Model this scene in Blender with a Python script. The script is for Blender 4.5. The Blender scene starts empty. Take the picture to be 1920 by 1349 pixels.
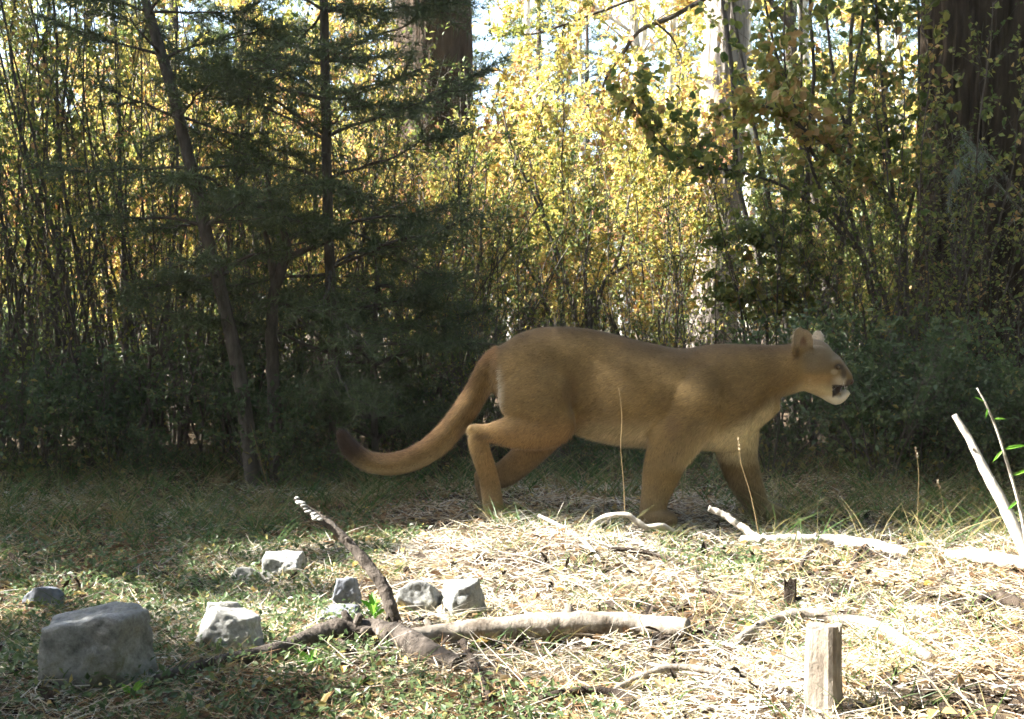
import bpy, math, random
import numpy as np
from mathutils import Vector

# ------------------------------------------------------------------ camera, light
SC = bpy.context.scene
COL = SC.collection
F_PX, HOR, CAM_H = 2501.0, 600.0, 0.74          # focal length in photo pixels, horizon row, camera height
PITCH = math.atan((674.5 - HOR) / F_PX)
cd = bpy.data.cameras.new('camera'); cam = bpy.data.objects.new('camera', cd); COL.objects.link(cam)
cam.location = (0, 0, CAM_H); cam.rotation_euler = (math.pi / 2 - PITCH, 0, 0)
cd.sensor_width = 36; cd.lens = 36 * F_PX / 1920; cd.clip_start = 0.05; cd.clip_end = 2000
SC.camera = cam

SUN = Vector((-0.75, 0.02, 0.66)).normalized()   # towards the sun
W = bpy.data.worlds.new('World'); SC.world = W; W.use_nodes = True
wn = W.node_tree.nodes; wl = W.node_tree.links
sky = wn.new('ShaderNodeTexSky'); sky.sky_type = 'NISHITA'; sky.sun_disc = False
sky.sun_elevation = math.asin(SUN.z); sky.sun_rotation = math.atan2(SUN.x, SUN.y)
sky.air_density = 1.0; sky.dust_density = 2.0; sky.ozone_density = 1.0
wl.new(sky.outputs[0], wn['Background'].inputs[0]); wn['Background'].inputs[1].default_value = 0.08
sl = bpy.data.lights.new('sun', 'SUN'); sl.energy = 5.0; sl.angle = math.radians(0.53); sl.color = (1, 0.965, 0.90)
so = bpy.data.objects.new('sun', sl); COL.objects.link(so); so.rotation_euler = SUN.to_track_quat('Z', 'Y').to_euler()
so.location = (-8, 1, 8)
vs = SC.view_settings; vs.view_transform = 'Standard'; vs.look = 'None'; vs.gamma = 1; vs.exposure = 3.05
SC.display_settings.display_device = 'sRGB'
SC.render.engine = 'CYCLES'
cy = SC.cycles
cy.max_bounces = 6; cy.diffuse_bounces = 5; cy.glossy_bounces = 1; cy.transmission_bounces = 5; cy.transparent_max_bounces = 6
cy.use_denoising = True; cy.caustics_reflective = False; cy.caustics_refractive = False
cy.use_adaptive_sampling = True; cy.adaptive_threshold = 0.03
cy.filter_width = 1.6
cy.sample_clamp_indirect = 8

# ------------------------------------------------------------------ helpers
rng = np.random.default_rng(7)
def reseed(s):
    global rng
    rng = np.random.default_rng(s); random.seed(s)

def ray(px, py):
    dx, dy = (px - 960) / F_PX, -(py - 674.5) / F_PX
    c, s = math.cos(PITCH), math.sin(PITCH)
    return np.array([dx, c + dy * s, -s + dy * c])
def P(px, py, y):                                # point on the vertical plane at depth y seen at that pixel
    d = ray(px, py)
    return np.array([0, 0, CAM_H]) + d * (y / d[1])
def _h(ix, iy, iz, seed):
    with np.errstate(over='ignore'):
        n = (ix.astype(np.uint32) * np.uint32(374761393) + iy.astype(np.uint32) * np.uint32(668265263) + iz.astype(np.uint32) * np.uint32(2147483647) + np.uint32((seed * 974711 + 12345) & 0xffffffff))
        n = (n ^ (n >> np.uint32(13))) * np.uint32(1274126177)
        n = n ^ (n >> np.uint32(16))
    return n.astype(np.float64) / 4294967295.0
def vnoise(p, seed=0):                           # value noise -1..1
    p = np.asarray(p, float); i = np.floor(p).astype(np.int64); f = p - i; f = f * f * (3 - 2 * f)
    r = 0
    for a in (0, 1):
        for b in (0, 1):
            for c in (0, 1):
                w = (f[..., 0] if a else 1 - f[..., 0]) * (f[..., 1] if b else 1 - f[..., 1]) * (f[..., 2] if c else 1 - f[..., 2])
                r = r + w * _h(i[..., 0] + a, i[..., 1] + b, i[..., 2] + c, seed)
    return r * 2 - 1
def fbm(p, oct=3, seed=0):
    s, a, r = 1.0, 1.0, 0
    for o in range(oct):
        r = r + a * vnoise(np.asarray(p) * s, seed + o); s *= 2.1; a *= 0.5
    return r
def hgt(x, y):                                   # terrain height
    x = np.asarray(x, float); y = np.asarray(y, float)
    p = np.stack([x, y, 0 * x], -1)
    fade = np.clip(1.6 - np.hypot(x, y - 4) / 12, 0, 1)
    far = np.clip((np.hypot(x, y) - 14) / 60, 0, 1)
    return (0.035 * vnoise(p * 1.1, 3) + 0.015 * vnoise(p * 3.1, 4) + 0.006 * vnoise(p * 9.0, 5)) * fade + 0.5 * far * vnoise(p * 0.06, 6)
def H(x, y): return float(hgt(np.array([x]), np.array([y]))[0])
def G(px, py, up=0.0):                           # where the pixel's ray meets the ground
    d = ray(px, py); z = 0.0
    for _ in range(12):
        t = (z + up - CAM_H) / d[2]; p = np.array([0, 0, CAM_H]) + d * t; z = H(p[0], p[1])
    return p
def nrm(v): return v / np.maximum(np.linalg.norm(v, axis=-1, keepdims=True), 1e-9)
def rvec(n): return nrm(rng.normal(size=(n, 3)))
def cr(pts, n):                                  # Catmull-Rom resample of any columns
    p = np.asarray(pts, float); m = len(p)
    q = np.vstack([2 * p[0] - p[1], p, 2 * p[-1] - p[-2]])
    t = np.linspace(0, m - 1 - 1e-6, n); i = t.astype(int); f = (t - i)[:, None]
    a, b, c, d = q[i], q[i + 1], q[i + 2], q[i + 3]
    return 0.5 * (2 * b + (c - a) * f + (2 * a - 5 * b + 4 * c - d) * f ** 2 + (3 * b - a - 3 * c + d) * f ** 3)

class MB:
    def __init__(s): s.V = []; s.F = []; s.R = []; s.N = []; s.n = 0
    def add(s, v, f, r=0.5, nr=None):
        v = np.asarray(v, float); s.V.append(v)
        for a in (f if isinstance(f, list) else [f]): s.F.append(np.asarray(a, np.int64) + s.n)
        s.R.append(np.broadcast_to(np.asarray(r, float), (len(v),)))
        if nr is not None: s.N.append(nr)
        s.n += len(v)
    def build(s, name, mat, parent=None, smooth=True, kind=None, col=None):
        me = bpy.data.meshes.new(name)
        if s.n:
            V = np.concatenate(s.V); me.vertices.add(len(V)); me.vertices.foreach_set('co', V.ravel())
            li = np.concatenate([f.ravel() for f in s.F]); sz = np.concatenate([np.full(len(f), f.shape[1]) for f in s.F])
            me.loops.add(len(li)); me.loops.foreach_set('vertex_index', li.astype(np.int32))
            me.polygons.add(len(sz)); me.polygons.foreach_set('loop_start', np.concatenate([[0], np.cumsum(sz)[:-1]]).astype(np.int32))
            me.polygons.foreach_set('use_smooth', np.full(len(sz), smooth))
            me.update(calc_edges=True)
            a = me.attributes.new('rnd', 'FLOAT', 'POINT'); a.data.foreach_set('value', np.concatenate(s.R).astype(np.float32))
            if col is not None:
                a = me.attributes.new('col', 'FLOAT_COLOR', 'POINT'); c = np.ones((len(V), 4), np.float32); c[:, :3] = col
                a.data.foreach_set('color', c.ravel())
            if s.N: me.normals_split_custom_set_from_vertices(np.concatenate(s.N).tolist())
        me.materials.append(mat)
        o = bpy.data.objects.new(name, me); COL.objects.link(o)
        if parent is not None: o.parent = parent
        if kind: o['kind'] = kind
        return o

def tube(mb, pts, rad, sides=8, rough=0.0, freq=20, seed=0, r=0.5, cap=True, flat=1.0):
    p = np.asarray(pts, float); n = len(p); rad = np.broadcast_to(np.asarray(rad, float), (n,))
    t = nrm(np.gradient(p, axis=0)); ref = np.array([0.31, 0.17, 0.93]) if abs(t[0][2]) < .8 else np.array([0.9, 0.3, 0.1])
    u = nrm(np.cross(t[0], ref)); U = []
    for k in range(n):
        u = u - t[k] * np.dot(u, t[k]); u = u / max(np.linalg.norm(u), 1e-9); U.append(u)
    U = np.array(U); Wv = np.cross(t, U)
    a = np.linspace(0, 2 * math.pi, sides, endpoint=False)
    d = U[:, None, :] * np.cos(a)[None, :, None] + Wv[:, None, :] * np.sin(a)[None, :, None] * flat
    rr = rad[:, None] * np.ones(sides)
    v = p[:, None, :] + d * rr[..., None]
    if rough: v = v + d * (rr * rough * fbm(v * freq + seed * 3.7, 3, seed))[..., None]
    v = v.reshape(-1, 3)
    i = np.arange(n - 1)[:, None] * sides; j = np.arange(sides)[None, :]; j2 = (j + 1) % sides
    q = np.stack([i + j, i + j2, i + sides + j2, i + sides + j], -1).reshape(-1, 4)
    fs = [q]
    if cap:
        v = np.vstack([v, p[0], p[-1]]); b = n * sides; jj = np.arange(sides); kk = (jj + 1) % sides
        fs += [np.stack([kk, jj, np.full(sides, b)], -1), np.stack([(n - 1) * sides + jj, (n - 1) * sides + kk, np.full(sides, b + 1)], -1)]
    mb.add(v, fs, r)
def twigs(mb, a, d, L, r0, bend, seg=2, r=0.5):  # many thin three-sided twigs at once; returns sample function
    n = len(a); d = nrm(d); ref = rvec(n); u = nrm(np.cross(d, ref)); w = np.cross(d, u)
    ts = np.linspace(0, 1, seg + 1)
    rings = []
    for t in ts:
        c = a + d * (L * t)[:, None] + bend * (L * t * t)[:, None]
        rr = (r0 * (1 - 0.75 * t))[:, None]
        for k in range(3):
            an = 2 * math.pi * k / 3; rings.append(c + (u * math.cos(an) + w * math.sin(an)) * rr)
    v = np.stack(rings, 1); m = 3 * (seg + 1)
    base = np.arange(n)[:, None] * m
    fs = []
    for s_ in range(seg):
        for k in range(3):
            k2 = (k + 1) % 3
            fs.append(base + np.array([[s_ * 3 + k, s_ * 3 + k2, s_ * 3 + 3 + k2, s_ * 3 + 3 + k]]))
    mb.add(v.reshape(-1, 3), np.concatenate(fs), np.repeat(np.broadcast_to(r, (n,)), m))
    def at(idx, t): return a[idx] + d[idx] * (L[idx] * t)[:, None] + bend[idx] * (L[idx] * t * t)[:, None]
    return at
def leaves(mb, pos, d, nv, L, wr=0.5, fold=0.12, r=None, hexa=False):
    n = len(pos); d = nrm(d); s = nrm(np.cross(d, nv)); nn = np.cross(s, d); L = np.broadcast_to(L, (n,))[:, None]; w = L * wr * 0.5
    if r is None: r = rng.random(n)
    if hexa:
        v = np.stack([pos, pos + d * L * .3 + s * w + nn * L * fold, pos + d * L * .68 + s * w * .85 + nn * L * fold * .8, pos + d * L - nn * L * .08,
                      pos + d * L * .68 - s * w * .85 + nn * L * fold * .8, pos + d * L * .3 - s * w + nn * L * fold], 1)
        b = np.arange(n)[:, None] * 6
        f = np.concatenate([b + np.array([[0, 1, 2, 3]]), b + np.array([[0, 3, 4, 5]])]); k = 6
    else:
        v = np.stack([pos, pos + d * L * .45 + s * w + nn * L * fold, pos + d * L, pos + d * L * .45 - s * w + nn * L * fold], 1)
        b = np.arange(n)[:, None] * 4; f = np.concatenate([b + np.array([[0, 1, 2]]), b + np.array([[0, 2, 3]])]); k = 4
    mb.add(v.reshape(-1, 3), f, np.repeat(r, k))
def blades(mb, pos, d, L, w, bend, seg=3, r=None):   # grass blades, bending by the vector bend
    n = len(pos); d = nrm(d); L = np.broadcast_to(L, (n,)); w = np.broadcast_to(w, (n,)); s = nrm(np.cross(d, rvec(n)))
    if r is None: r = rng.random(n)
    rows = []
    for k in range(seg + 1):
        t = k / seg; c = pos + d * (L * t)[:, None] + bend * (L * t * t)[:, None]; ww = (w * (1 - t ** 1.5) * .5)[:, None]
        if k < seg: rows += [c - s * ww, c + s * ww]
        else: rows += [c]
    v = np.stack(rows, 1); m = 2 * seg + 1; b = np.arange(n)[:, None] * m; fs = []
    for k in range(seg - 1): fs.append(b + np.array([[2 * k, 2 * k + 1, 2 * k + 3, 2 * k + 2]]))
    mb.add(v.reshape(-1, 3), [np.concatenate(fs), b + np.array([[2 * seg - 2, 2 * seg - 1, 2 * seg]])], np.repeat(r, m))

def tag(o, label, cat, group=None):
    o['label'] = label; o['category'] = cat
    if group: o['group'] = group
    return o
def thing(name, label, cat, loc=(0, 0, 0), group=None):
    o = bpy.data.objects.new(name, None); o.empty_display_size = .1; COL.objects.link(o); o.location = loc
    return tag(o, label, cat, group)
def dup(root, loc, rz, sc=1.0, label=None):
    r = root.copy(); COL.objects.link(r); r.location = loc; r.rotation_euler = (0, 0, rz); r.scale = (sc, sc, sc)
    if label: r['label'] = label
    for ch in list(root.children):
        c = ch.copy(); COL.objects.link(c); c.parent = r
        for g in list(ch.children):
            d = g.copy(); COL.objects.link(d); d.parent = c
    return r

# ------------------------------------------------------------------ materials
def mat(name):
    m = bpy.data.materials.new(name); m.use_nodes = True; nt = m.node_tree
    return m, nt, nt.nodes['Principled BSDF'], nt.nodes['Material Output']
def ramp(nt, stops, interp='LINEAR'):
    r = nt.nodes.new('ShaderNodeValToRGB'); e = r.color_ramp.elements; r.color_ramp.interpolation = interp
    while len(e) < len(stops): e.new(0.5)
    for k, (p, c) in enumerate(stops): e[k].position = p; e[k].color = (*c, 1)
    return r
def leaf_mat(name, stops, trans=0.45, rough=0.5, spec=0.3):
    m, nt, b, out = mat(name)
    at = nt.nodes.new('ShaderNodeAttribute'); at.attribute_name = 'rnd'
    r = ramp(nt, stops); nt.links.new(at.outputs['Fac'], r.inputs[0])
    nt.links.new(r.outputs[0], b.inputs['Base Color']); b.inputs['Roughness'].default_value = rough
    b.inputs['Specular IOR Level'].default_value = spec
    tr = nt.nodes.new('ShaderNodeBsdfTranslucent'); mx = nt.nodes.new('ShaderNodeMixShader'); mx.inputs[0].default_value = trans
    nt.links.new(r.outputs[0], tr.inputs[0]); nt.links.new(b.outputs[0], mx.inputs[1]); nt.links.new(tr.outputs[0], mx.inputs[2])
    nt.links.new(mx.outputs[0], out.inputs[0]); return m
def bark_mat(name, c1, c2, scale=18, stretch=0.25, bump=0.6, c3=None, dist=0.01):
    m, nt, b, out = mat(name); N = nt.nodes
    tc = N.new('ShaderNodeTexCoord'); mp = N.new('ShaderNodeMapping'); mp.inputs['Scale'].default_value = (1, 1, stretch)
    nt.links.new(tc.outputs['Object'], mp.inputs[0])
    n1 = N.new('ShaderNodeTexNoise'); n1.inputs['Scale'].default_value = scale; n1.inputs['Detail'].default_value = 6; n1.inputs['Roughness'].default_value = .65
    nt.links.new(mp.outputs[0], n1.inputs['Vector'])
    st = [(0.3, c1), (0.62, c2)] + ([(0.8, c3)] if c3 else [])
    r = ramp(nt, st); nt.links.new(n1.outputs['Fac'], r.inputs[0]); nt.links.new(r.outputs[0], b.inputs['Base Color'])
    bp = N.new('ShaderNodeBump'); bp.inputs['Strength'].default_value = bump; bp.inputs['Distance'].default_value = dist
    nt.links.new(n1.outputs['Fac'], bp.inputs['Height']); nt.links.new(bp.outputs[0], b.inputs['Normal'])
    b.inputs['Roughness'].default_value = .9; b.inputs['Specular IOR Level'].default_value = .15
    return m
M = {}
M['needle'] = leaf_mat('pine_needles', [(0, (.072, .098, .046)), (.6, (.115, .15, .066)), (1, (.18, .21, .09))], .4, .45)
M['yellow'] = leaf_mat('autumn_yellow_leaves', [(0, (.24, .27, .06)), (.3, (.45, .41, .09)), (.66, (.66, .53, .15)), (.86, (.66, .44, .17)), (1, (.5, .26, .14))], .5)
M['olive'] = leaf_mat('olive_green_leaves', [(0, (.09, .14, .04)), (.5, (.20, .235, .06)), (.85, (.38, .36, .09)), (1, (.45, .29, .11))], .45)
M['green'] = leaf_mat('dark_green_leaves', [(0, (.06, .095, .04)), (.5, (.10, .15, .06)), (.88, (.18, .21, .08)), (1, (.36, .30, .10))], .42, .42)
M['sprout'] = leaf_mat('fresh_green_leaves', [(0, (.10, .26, .03)), (1, (.20, .38, .05))], .45)
M['grass'] = leaf_mat('grass_blades', [(0, (.045, .105, .024)), (.45, (.095, .155, .04)), (.6, (.25, .21, .085)), (1, (.38, .31, .16))], .35)
M['straw'] = leaf_mat('dry_straw', [(0, (.15, .08, .04)), (.2, (.34, .19, .09)), (.36, (.46, .35, .2)), (.7, (.60, .53, .38)), (1, (.66, .63, .56))], .22, .6)
M['dead_leaf'] = leaf_mat('dead_leaves', [(0, (.10, .055, .028)), (.4, (.26, .16, .08)), (.8, (.44, .34, .2)), (1, (.6, .42, .12))], .25, .7)
M['bark_dark'] = bark_mat('dark_stem_bark', (.055, .046, .038), (.13, .113, .094), 40, .3, .5)
M['bark_pine'] = bark_mat('pine_bark', (.032, .023, .017), (.10, .072, .052), 9, .22, .9, (.20, .15, .115), .03)
M['bark_old'] = bark_mat('old_pine_bark', (.024, .019, .013), (.075, .056, .038), 12, .2, .9, (.15, .115, .082), .03)
M['bark_pale'] = bark_mat('pale_aspen_bark', (.16, .15, .12), (.62, .60, .54), 7, .8, .3, (.70, .68, .62))
M['bark_grey'] = bark_mat('grey_furrowed_bark', (.10, .08, .065), (.34, .30, .26), 10, .2, .9, (.5, .46, .41), .03)
M['wood_grey'] = bark_mat('weathered_grey_wood', (.09, .07, .052), (.28, .245, .2), 26, .5, .8, (.5, .46, .4))
M['wood_dark'] = bark_mat('dark_rotting_wood', (.018, .013, .010), (.06, .045, .033), 34, .6, 1.0, (.16, .135, .11), .02)
M['wood_mid'] = bark_mat('grey_brown_bark', (.03, .024, .019), (.115, .095, .078), 40, .6, 1.0, (.33, .30, .26), .018)
M['wood_pale'] = bark_mat('bleached_wood', (.26, .23, .19), (.50, .46, .40), 30, .3, .6, (.62, .58, .52))
M['stalk'] = bark_mat('tan_stalk', (.16, .11, .055), (.30, .22, .11), 30, .3, .2)
M['rock'] = bark_mat('grey_rock', (.19, .19, .175), (.40, .395, .365), 26, 1, .7, (.55, .54, .5))
M['rock_dark'] = bark_mat('dark_slate_rock', (.09, .095, .11), (.19, .2, .22), 20, 1, .6)
M['rock_pale'] = bark_mat('pale_rock', (.24, .24, .215), (.44, .43, .39), 24, 1, .6, (.58, .57, .53))
def rock_mat(name, dk, md_, lt, stain):
    m, nt, b, out = mat(name); N = nt.nodes; tc = N.new('ShaderNodeTexCoord')
    def nz(sc, det, ro=.6):
        n = N.new('ShaderNodeTexNoise'); n.inputs['Scale'].default_value = sc; n.inputs['Detail'].default_value = det; n.inputs['Roughness'].default_value = ro; nt.links.new(tc.outputs['Object'], n.inputs['Vector']); return n
    a, c, d = nz(14, 9, .7), nz(90, 6, .8), nz(7, 7, .75)
    r = ramp(nt, [(.32, dk), (.52, md_), (.7, lt)]); nt.links.new(a.outputs['Fac'], r.inputs[0])
    r2 = ramp(nt, [(.3, (.45, .45, .45)), (.6, (1.1, 1.1, 1.1))]); nt.links.new(c.outputs['Fac'], r2.inputs[0])
    mu = N.new('ShaderNodeMix'); mu.data_type = 'RGBA'; mu.blend_type = 'MULTIPLY'; mu.inputs[0].default_value = .8; nt.links.new(r.outputs[0], mu.inputs[6]); nt.links.new(r2.outputs[0], mu.inputs[7])
    r3 = ramp(nt, [(.5, (0, 0, 0)), (.62, (1, 1, 1))]); nt.links.new(d.outputs['Fac'], r3.inputs[0])
    st = N.new('ShaderNodeMix'); st.data_type = 'RGBA'; nt.links.new(r3.outputs[0], st.inputs[0]); nt.links.new(mu.outputs[2], st.inputs[6]); st.inputs[7].default_value = (*stain, 1); nt.links.new(st.outputs[2], b.inputs['Base Color'])
    ad = N.new('ShaderNodeMath'); ad.operation = 'MULTIPLY_ADD'; ad.inputs[1].default_value = .35; nt.links.new(c.outputs['Fac'], ad.inputs[0]); nt.links.new(a.outputs['Fac'], ad.inputs[2])
    bp = N.new('ShaderNodeBump'); bp.inputs['Strength'].default_value = 1; bp.inputs['Distance'].default_value = .012; nt.links.new(ad.outputs[0], bp.inputs['Height']); nt.links.new(bp.outputs[0], b.inputs['Normal'])
    b.inputs['Roughness'].default_value = .9; b.inputs['Specular IOR Level'].default_value = .2; return m
M['rock'] = rock_mat('grey_rock', (.12, .12, .11), (.32, .32, .30), (.46, .455, .43), (.15, .145, .10))
M['rock_pale'] = rock_mat('pale_rock', (.20, .20, .18), (.44, .43, .40), (.62, .61, .57), (.24, .24, .17))
M['lichen'] = leaf_mat('hanging_lichen', [(0, (.22, .30, .22)), (1, (.42, .50, .38))], .2, .8)
# forest floor
m, nt, b, out = mat('forest_floor'); N = nt.nodes
tc = N.new('ShaderNodeTexCoord'); n1 = N.new('ShaderNodeTexNoise'); n1.inputs['Scale'].default_value = 1.6; n1.inputs['Detail'].default_value = 8
n2 = N.new('ShaderNodeTexNoise'); n2.inputs['Scale'].default_value = 55; n2.inputs['Detail'].default_value = 6; n2.inputs['Roughness'].default_value = .75
nt.links.new(tc.outputs['Object'], n1.inputs['Vector']); nt.links.new(tc.outputs['Object'], n2.inputs['Vector'])
r1 = ramp(nt, [(.3, (.022, .016, .011)), (.5, (.075, .052, .034)), (.72, (.22, .175, .12))]); r2 = ramp(nt, [(.4, (.05, .035, .022)), (.62, (.16, .12, .08))])
nt.links.new(n2.outputs['Fac'], r1.inputs[0]); nt.links.new(n1.outputs['Fac'], r2.inputs[0])
mx = N.new('ShaderNodeMix'); mx.data_type = 'RGBA'; mx.inputs[0].default_value = .4
nt.links.new(r1.outputs[0], mx.inputs[6]); nt.links.new(r2.outputs[0], mx.inputs[7]); nt.links.new(mx.outputs[2], b.inputs['Base Color'])
bp = N.new('ShaderNodeBump'); bp.inputs['Strength'].default_value = 1; bp.inputs['Distance'].default_value = .02
nt.links.new(n2.outputs['Fac'], bp.inputs['Height']); nt.links.new(bp.outputs[0], b.inputs['Normal']); b.inputs['Roughness'].default_value = .95
b.inputs['Specular IOR Level'].default_value = .1
M['floor'] = m
# vertex-coloured fur and flesh
m, nt, b, out = mat('cougar_fur'); N = nt.nodes
at = N.new('ShaderNodeAttribute'); at.attribute_name = 'col'; nt.links.new(at.outputs['Color'], b.inputs['Base Color'])
b.inputs['Roughness'].default_value = .75; b.inputs['Specular IOR Level'].default_value = .12
b.inputs['Sheen Weight'].default_value = .12; b.inputs['Sheen Roughness'].default_value = .5
M['fur'] = m
m, nt, b, out = mat('cougar_eye'); b.inputs['Base Color'].default_value = (.05, .03, .01, 1); b.inputs['Roughness'].default_value = .08; M['eye'] = m
m, nt, b, out = mat('whisker_white'); b.inputs['Base Color'].default_value = (.7, .68, .62, 1); M['white'] = m
m, nt, b, out = mat('nose_skin'); b.inputs['Base Color'].default_value = (.09, .045, .035, 1); b.inputs['Roughness'].default_value = .4; M['nose'] = m

# ------------------------------------------------------------------ ground
def axis(lo, hi, fine, far, g=1.22):
    a = list(np.arange(lo, hi + 1e-6, fine)); s = fine
    while a[-1] < far: s *= g; a.append(a[-1] + s)
    s = fine; b = []
    x = lo
    while x > -far: s *= g; x -= s; b.append(x)
    return np.array(b[::-1] + a)
xs = axis(-3.2, 3.2, 0.036, 400); ys = axis(1.5, 8.5, 0.036, 400)
gx, gy = np.meshgrid(xs, ys); gz = hgt(gx, gy)
gp = np.stack([gx, gy, 0 * gx], -1); near = np.clip(1.5 - np.hypot(gx, gy - 4) / 5, 0, 1)
gz = gz + near * 0.006 * fbm(gp * 22, 2, 9) - 0.004
nx = len(xs); i, j = np.meshgrid(np.arange(nx - 1), np.arange(len(ys) - 1)); k = (j * nx + i).ravel()
mb = MB(); mb.add(np.stack([gx, gy, gz], -1).reshape(-1, 3), np.stack([k, k + 1, k + nx + 1, k + nx], -1))
g = mb.build('ground', M['floor']); g['kind'] = 'structure'

# ------------------------------------------------------------------ trees and shrubs
def stemcurve(base, lean, Ht, n=9, wob=0.06, droop=0.0):
    t = np.linspace(0, 1, n); p = base + np.stack([lean[0] * t ** 1.4, lean[1] * t ** 1.4, Ht * t], -1)
    w = np.cumsum(rng.normal(size=(n, 3)) * [1, 1, .2], 0); w -= w[0]; p = p + w * wob * Ht / n * 1.5
    p[:, 2] -= droop * t ** 3 * Ht
    return p
def dress(stems, radii, ntw, tlen, nlf, lsize, lmat, root, wr=.6, tmin=.25, twr=.0022, updir=.35, hexa=False, lt0=.1, tmat='bark_dark', rshift=0., keep=None):
    tb, lb = MB(), MB()
    A, D, L = [], [], []
    for p in stems:
        k = ntw; t = tmin + (1 - tmin) * rng.random(k) ** .8; f = t * (len(p) - 1); i = np.minimum(f.astype(int), len(p) - 2)
        a = p[i] + (p[i + 1] - p[i]) * (f - i)[:, None]; tg = nrm(p[i + 1] - p[i])
        d = nrm(tg * .7 + rvec(k) * [1, 1, .6] * .9 + np.array([0, 0, updir]))
        A.append(a); D.append(d); L.append(tlen * (0.4 + .9 * rng.random(k)) * (1.25 - .6 * t))
    A, D, L = np.concatenate(A), np.concatenate(D), np.concatenate(L); n = len(A)
    at = twigs(tb, A, D, L, np.full(n, twr), rvec(n) * .25 + np.array([0, 0, -.12]), r=.5)
    tot = n * nlf; idx = rng.integers(0, n, tot); t = lt0 + (1.02 - lt0) * rng.random(tot) ** .8
    pos = at(idx, t); d = nrm(D[idx] * .5 + rvec(tot) * .9 + np.array([0, 0, -.25])); nv = nrm(rvec(tot) + np.array([0, 0, .8]))
    if keep is not None:
        q = keep(pos); pos, d, nv = pos[q], d[q], nv[q]; tot = len(pos)
    clump = np.clip(.5 + .55 * vnoise(pos * 2.2, 21) + .28 * rng.normal(size=tot) + rshift, 0, 1)
    leaves(lb, pos + rvec(tot) * .012, d, nv, lsize * (.55 + .8 * rng.random(tot)), wr, r=clump, hexa=hexa)
    tb.build('twigs', M[tmat], root, kind='stuff'); lb.build('foliage', M[lmat], root, smooth=False, kind='stuff')
def shrub(name, label, cat, loc, nst, Ht, spread, sr, ntw, tlen, nlf, ls, lmat, group=None, bmat='bark_dark', wob=.06, base=.1, lean=(0, 0), join=False, **kw):
    root = thing(name, label, cat, loc, group); st = []; jb = MB()
    for k in range(nst):
        a = 2 * math.pi * (k + rng.random() * .8) / nst; rr = spread * (.25 + .75 * rng.random())
        h = Ht * (.65 + .4 * rng.random()); b = np.array([math.cos(a) * base * rng.random(), math.sin(a) * base * rng.random(), -.03])
        p = stemcurve(b, (math.cos(a) * rr + lean[0], math.sin(a) * rr + lean[1]), h, 10, wob); st.append(p)
        m_ = jb if join else MB(); q = cr(p, 8 if join else 22); r0 = sr * (.6 + .6 * rng.random())
        tube(m_, q, np.linspace(r0, r0 * .22, len(q)), 4 if join else 6, .12, 30, k)
        if not join: m_.build('stem', M[bmat], root)
    if join: jb.build('stems', M[bmat], root, kind='stuff')
    dress(st, None, ntw, tlen, nlf, ls, lmat, root, **kw)
    return root

# thicket of sunlit shrubs behind: prototypes, then copies
reseed(11)
GB = 'sunlit yellow shrubs of the thicket'
protoY = [shrub('yellow_shrub', 'sparse yellow-leaved shrub with many thin stems in the sunlit thicket', 'shrub', (0, 0, 0), 9, 2.6, .85, .011, 28, .45, 26, .042, 'yellow', GB) for _ in range(3)]
protoO = [shrub('olive_shrub', 'olive-green leafy shrub among the yellow thicket', 'shrub', (0, 0, 0), 8, 2.3, .8, .012, 28, .42, 26, .044, 'olive', 'olive shrubs of the thicket') for _ in range(2)]
usedp = set()
def put(protos, k, x, y, sc, rz, label=None, group=None):
    o = put0(protos, k, x, y, sc, rz)
    if label: o['label'] = label
    if group: o['group'] = group
    return o
def put0(protos, k, x, y, sc, rz):
    o = protos[k]; loc = (x, y, H(x, y) - .02)
    if o.name not in usedp:
        usedp.add(o.name); o.location = loc; o.rotation_euler = (0, 0, rz); o.scale = (sc,) * 3; return o
    return dup(o, loc, rz, sc)
spots = []
for row, (yy, n, half) in enumerate(((9.3, 9, 3.9), (11.2, 10, 4.8), (13.4, 11, 5.8), (16.2, 12, 7))):
    for q in range(n):
        x = -half + 2 * half * (q + .5 + rng.uniform(-.35, .35)) / n
        spots.append((x, yy + rng.uniform(-.7, .7), row))
for q, (x, y, row) in enumerate(spots):
    sc = rng.uniform(.8, 1.15) * (1.0 + .12 * row)
    pxx = 960 + x / y * F_PX
    if abs(pxx - 1345) < 190 and y < 13.5: sc = .95
    if abs(pxx - 1345) < 75 and y < 13: continue
    where = 'behind the upright dark stems' if pxx < 560 else 'around the thick red-brown conifer trunk' if pxx < 930 else 'behind the fan-shaped shrub' if pxx < 1240 else 'around the pale grey trunk' if pxx < 1480 else 'behind the arching leafy shrub' if pxx < 1720 else 'behind the old pine'
    if rng.random() < .10 + (.3 if x > 2 else 0): put(protoO, q % 2, x, y, sc, rng.uniform(0, 6.28), 'olive-green leafy shrub ' + where, 'olive shrubs ' + where)
    else: put(protoY, q % 3, x, y, sc, rng.uniform(0, 6.28), 'sparse yellow-leaved shrub ' + where, 'yellow shrubs ' + where)

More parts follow.
